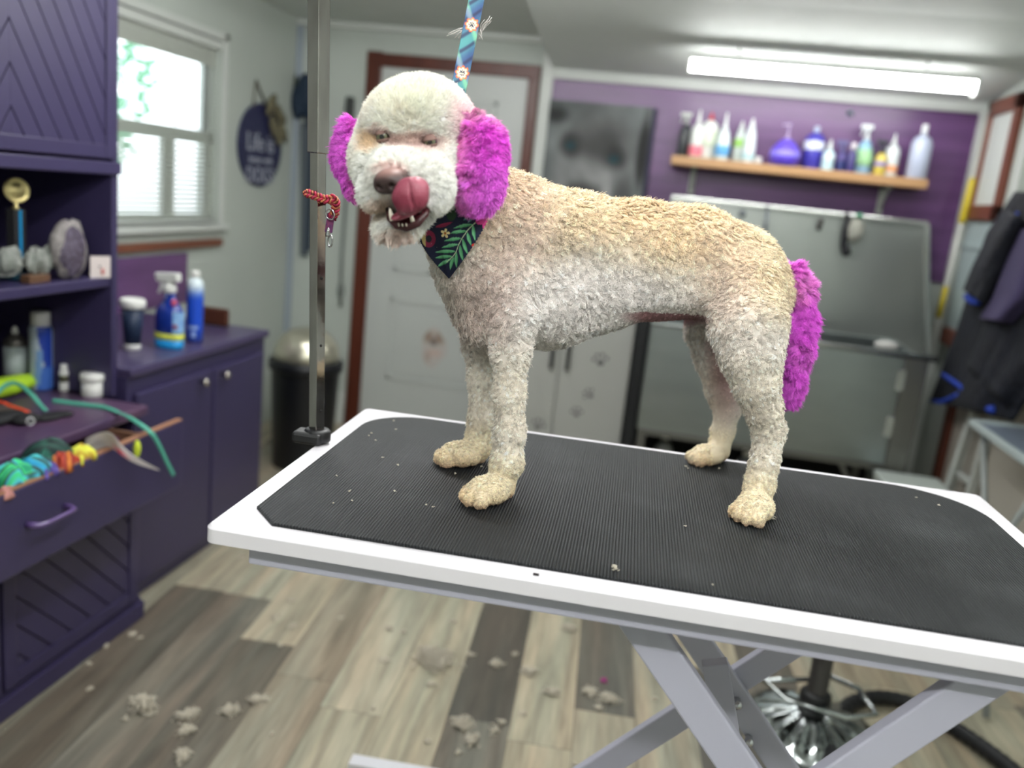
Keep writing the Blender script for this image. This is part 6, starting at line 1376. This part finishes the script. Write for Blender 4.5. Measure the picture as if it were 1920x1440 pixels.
fluffy('ear', [E(896, 292, 1.068, 32, .026, 58), E(903, 330, 1.058, 30, .026, 54), E(886, 245, 1.080, 17, .020, 26), E(884, 350, 1.05, 22, .022, 34), E(908, 278, 1.07, 24, .022, 32)], .0035, earR, 2500, 30, .005, .0115, .008, .0016, (0.1, 0, -1), 'large magenta ear on the right of the head, cream at its root', None, .25, seedw=1)
fluffy('ear', [E(660, 285, 1.085, 15, .026, 56), E(666, 330, 1.07, 12, .022, 34), E(648, 295, 1.09, 10, .018, 30)], .0035, earL, 1700, 26, .0045, .0105, .006, .0020, (-.1, 0, -1), 'narrow magenta ear on the left of the head', None, .3, seedw=2)
fluffy('tail', [E(1484, 520, 1.40, 12, .018, 20), E(1498, 552, 1.41, 16, .026, 34), E(1496, 603, 1.41, 18, .03, 38), E(1491, 652, 1.405, 16, .03, 38), E(1481, 700, 1.40, 13, .026, 34), E(1476, 735, 1.40, 10, .02, 18)], .0035, tailc, 2600, 30, .0055, .0135, .009, .0018, (0.25, 0, -1), 'fluffy magenta tail hanging down', None, .25, seedw=3)
# ---- bandana
BA, BB, BT = (783, 446), (926, 392), (842, 522)       # left corner, right corner, tip
def surfY(px, py):
    d = np.array([ray(a, b) for a, b in zip(px, py)]); d /= d[:, 1:2]; Yv = np.full(len(px), .9); hit = np.zeros(len(px), bool)
    for _ in range(90):
        Dv = bd.sample(CAM+d*Yv[:, None]); st = ~hit & (Yv < 1.5); hit |= Dv < .002; Yv = np.where(st & ~hit, Yv+np.clip(Dv*.7, .002, .03), Yv)
    return np.where(hit, Yv, 9)
NU, NVv = 150, 110
uu, vv_ = np.meshgrid(np.linspace(0, 1, NU), np.linspace(0, 1, NVv), indexing='ij')
# v runs from the top edge (0) to the tip (1); the top edge is lifted behind chin and ear
tx = BA[0]+(BB[0]-BA[0])*uu; ty_ = BA[1]+(BB[1]-BA[1])*uu-34*np.sin(uu*PI)**.8
zig = 3.2
bx = tx+(BT[0]-tx)*vv_; by = ty_+(BT[1]-ty_)*vv_
# bulge the left and right edges a little, then pink the hem
bx += (-6*(1-uu)**3+7*uu**3)*np.sin(vv_*PI); 
hem = np.zeros_like(bx)
ed = np.minimum(uu, 1-uu); s_h = vv_*24; tri = np.abs((s_h % 1)-.5)*2
bx += np.where(uu < .5, 1, -1)*np.clip(1-ed/.02, 0, 1)*tri*zig*(vv_ < .97)
plane = 1.078+(bx-783)*.00042+(by-446)*.00022-.004*np.sin(uu*PI)+.0022*np.sin(uu*9+vv_*4)
sy_ = surfY(bx.ravel(), by.ravel()).reshape(bx.shape); offs = .0115+.008*sstep(.6, 1, uu); by_Y = np.minimum(plane, sy_-offs)
for _ in range(14):
    Z = by_Y.copy(); Z[1:-1, 1:-1] = (by_Y[:-2, 1:-1]+by_Y[2:, 1:-1]+by_Y[1:-1, :-2]+by_Y[1:-1, 2:])/4; by_Y = np.minimum(Z, np.where(sy_ < 5, sy_-offs+.002, 9))
bv = [K(a, b, c) for a, b, c in zip(bx.ravel(), by.ravel(), by_Y.ravel())]
bmx = MB(); bmx.add(bv, [(i*NVv+j, i*NVv+j+1, (i+1)*NVv+j+1, (i+1)*NVv+j) for i in range(NU-1) for j in range(NVv-1)], True)
ban = bmx.build('bandana', mat('printed_cotton', '#ffffff', .75, attr='Col', bump=(1400, .2, .0003)), parent=dog, thick=.001)
ban['label'] = 'navy bandana printed with green leaves and pink flowers'
def seg(x, y, ax, ay, bx_, by_):
    t = np.clip(((x-ax)*(bx_-ax)+(y-ay)*(by_-ay))/((bx_-ax)**2+(by_-ay)**2), 0, 1); return np.hypot(x-ax-t*(bx_-ax), y-ay-t*(by_-ay)), t
def leaf(c, x, y, ax, ay, bx_, by_, w, col1, col2):
    L_ = math.hypot(bx_-ax, by_-ay); dx, dy = (bx_-ax)/L_, (by_-ay)/L_; t = ((x-ax)*dx+(y-ay)*dy)/L_; s_ = -(x-ax)*dy+(y-ay)*dx
    m = (t > 0) & (t < 1) & (np.abs(s_-.8*w*.3*np.sin(t*PI)) < w*np.sin(np.clip(t, 0, 1)*PI)**.8*(1-.35*t)); c[m] = hexc(col1); m2 = m & (s_ > 0); c[m2] = hexc(col2); return c
def bancol(P):
    x, y = proj(P); c = np.tile(hexc('#161c38'), (len(P), 1)); s9 = lambda a, b: (780+a/9, 380+b/9)
    G1, G2 = '#4f9d68', '#6fb887'
    for (a, b, e, f) in ((970, 365, 635, 430), (870, 480, 570, 515), (770, 600, 480, 645), (720, 700, 435, 760), (675, 820, 320, 835), (620, 905, 320, 930), (600, 950, 355, 1085), (965, 370, 1000, 640), (870, 495, 935, 720), (790, 605, 880, 875), (745, 710, 800, 985), (690, 835, 690, 1095), (640, 915, 580, 1130)):
        p, q = s9(a, b), s9(e, f); c = leaf(c, x, y, p[0], p[1], q[0], q[1], 3.9, G1, G2)
    for (a, b, e, f) in ((890, 260, 800, 300), (975, 255, 870, 345)): p, q = s9(a, b), s9(e, f); c = leaf(c, x, y, p[0], p[1], q[0], q[1], 3.2, '#46787c', '#5d8f92')
    pts_ = [(1040, 310), (970, 365), (870, 470), (780, 600), (720, 710), (680, 830), (620, 910), (520, 1000)]
    for i in range(len(pts_)-1):
        p, q = s9(*pts_[i]), s9(*pts_[i+1]); d_, _t = seg(x, y, p[0], p[1], q[0], q[1]); c[d_ < .75] = hexc('#c3cfae')
    # small star flower
    fx, fy = s9(495, 515); r = np.hypot(x-fx, y-fy); th = np.arctan2(y-fy, x-fx); m = r < 9.0*np.abs(np.cos(th*2.5+.3))**.6; c[m] = hexc('#ecd9a0'); c[r < 2.4] = hexc('#b5651d')
    # crimson curl
    fx, fy = s9(215, 610); r = np.hypot((x-fx)/.85, y-fy); m = (r < 16) & (r > 7) ; c[m] = hexc('#8e2549'); c[m & (x < fx-6)] = hexc('#c8b478'); c[(r <= 7)] = hexc('#20222e')
    p, q = s9(330, 410), s9(620, 325); c = leaf(c, x, y, p[0], p[1], q[0], q[1], 4.2, '#a0284f', '#8a2448')
    # pink daisy at the right
    fx, fy = s9(1215, 240); r = np.hypot(x-fx, y-fy); th = np.arctan2(y-fy, x-fx); m = r < 25*(.7+.3*np.abs(np.cos(th*3.5))); c[m] = hexc('#d2428c'); m = m & (np.abs(np.sin(th*7)) < .35) & (r > 8); c[m] = hexc('#b02d75'); c[r < 5+2.5*np.cos(th*9)] = hexc('#ecc34e')
    fx, fy = s9(975, 720); c[np.hypot(x-fx, y-fy) < 3.8] = hexc('#d43a2c')
    fx, fy = s9(600, 190); m = np.hypot((x-fx)/9, (y-fy)/13) < 1; c[m] = hexc('#24402a')
    return c
paint(ban, bancol)
for o_, f_ in _late: paint(o_, f_)
# ================================================================ CAMERA, WORLD
cd_ = bpy.data.cameras.new('camera'); cam = bpy.data.objects.new('camera', cd_); C.objects.link(cam)
M3 = Matrix((RT, UP, -FW)).transposed(); cam.matrix_world = Matrix.Translation(CAM) @ M3.to_4x4()
cd_.sensor_width = 36; cd_.lens = F/1920*36; cd_.clip_start = .05
cd_.dof.use_dof = True; cd_.dof.focus_distance = 1.19; cd_.dof.aperture_fstop = 2.2
bpy.context.scene.camera = cam
wd = bpy.data.worlds.new('sky'); bpy.context.scene.world = wd; wd.use_nodes = True
bg = wd.node_tree.nodes['Background']; bg.inputs[0].default_value = lin('#e6f0f4'); bg.inputs[1].default_value = 3.2
sc = bpy.context.scene; vs = sc.view_settings; sc.display_settings.display_device = 'sRGB'
vs.view_transform = 'Standard'; vs.look = 'None'; vs.gamma = 1; vs.use_curve_mapping = False; vs.exposure = .38
sc.cycles.use_denoising = True; sc.cycles.max_bounces = 7; sc.cycles.transparent_max_bounces = 8; sc.cycles.caustics_reflective = False; sc.cycles.caustics_refractive = False
sc.cycles.sample_clamp_indirect = 6
try: sc.cycles_curves.shape = 'RIBBONS'
except Exception: pass
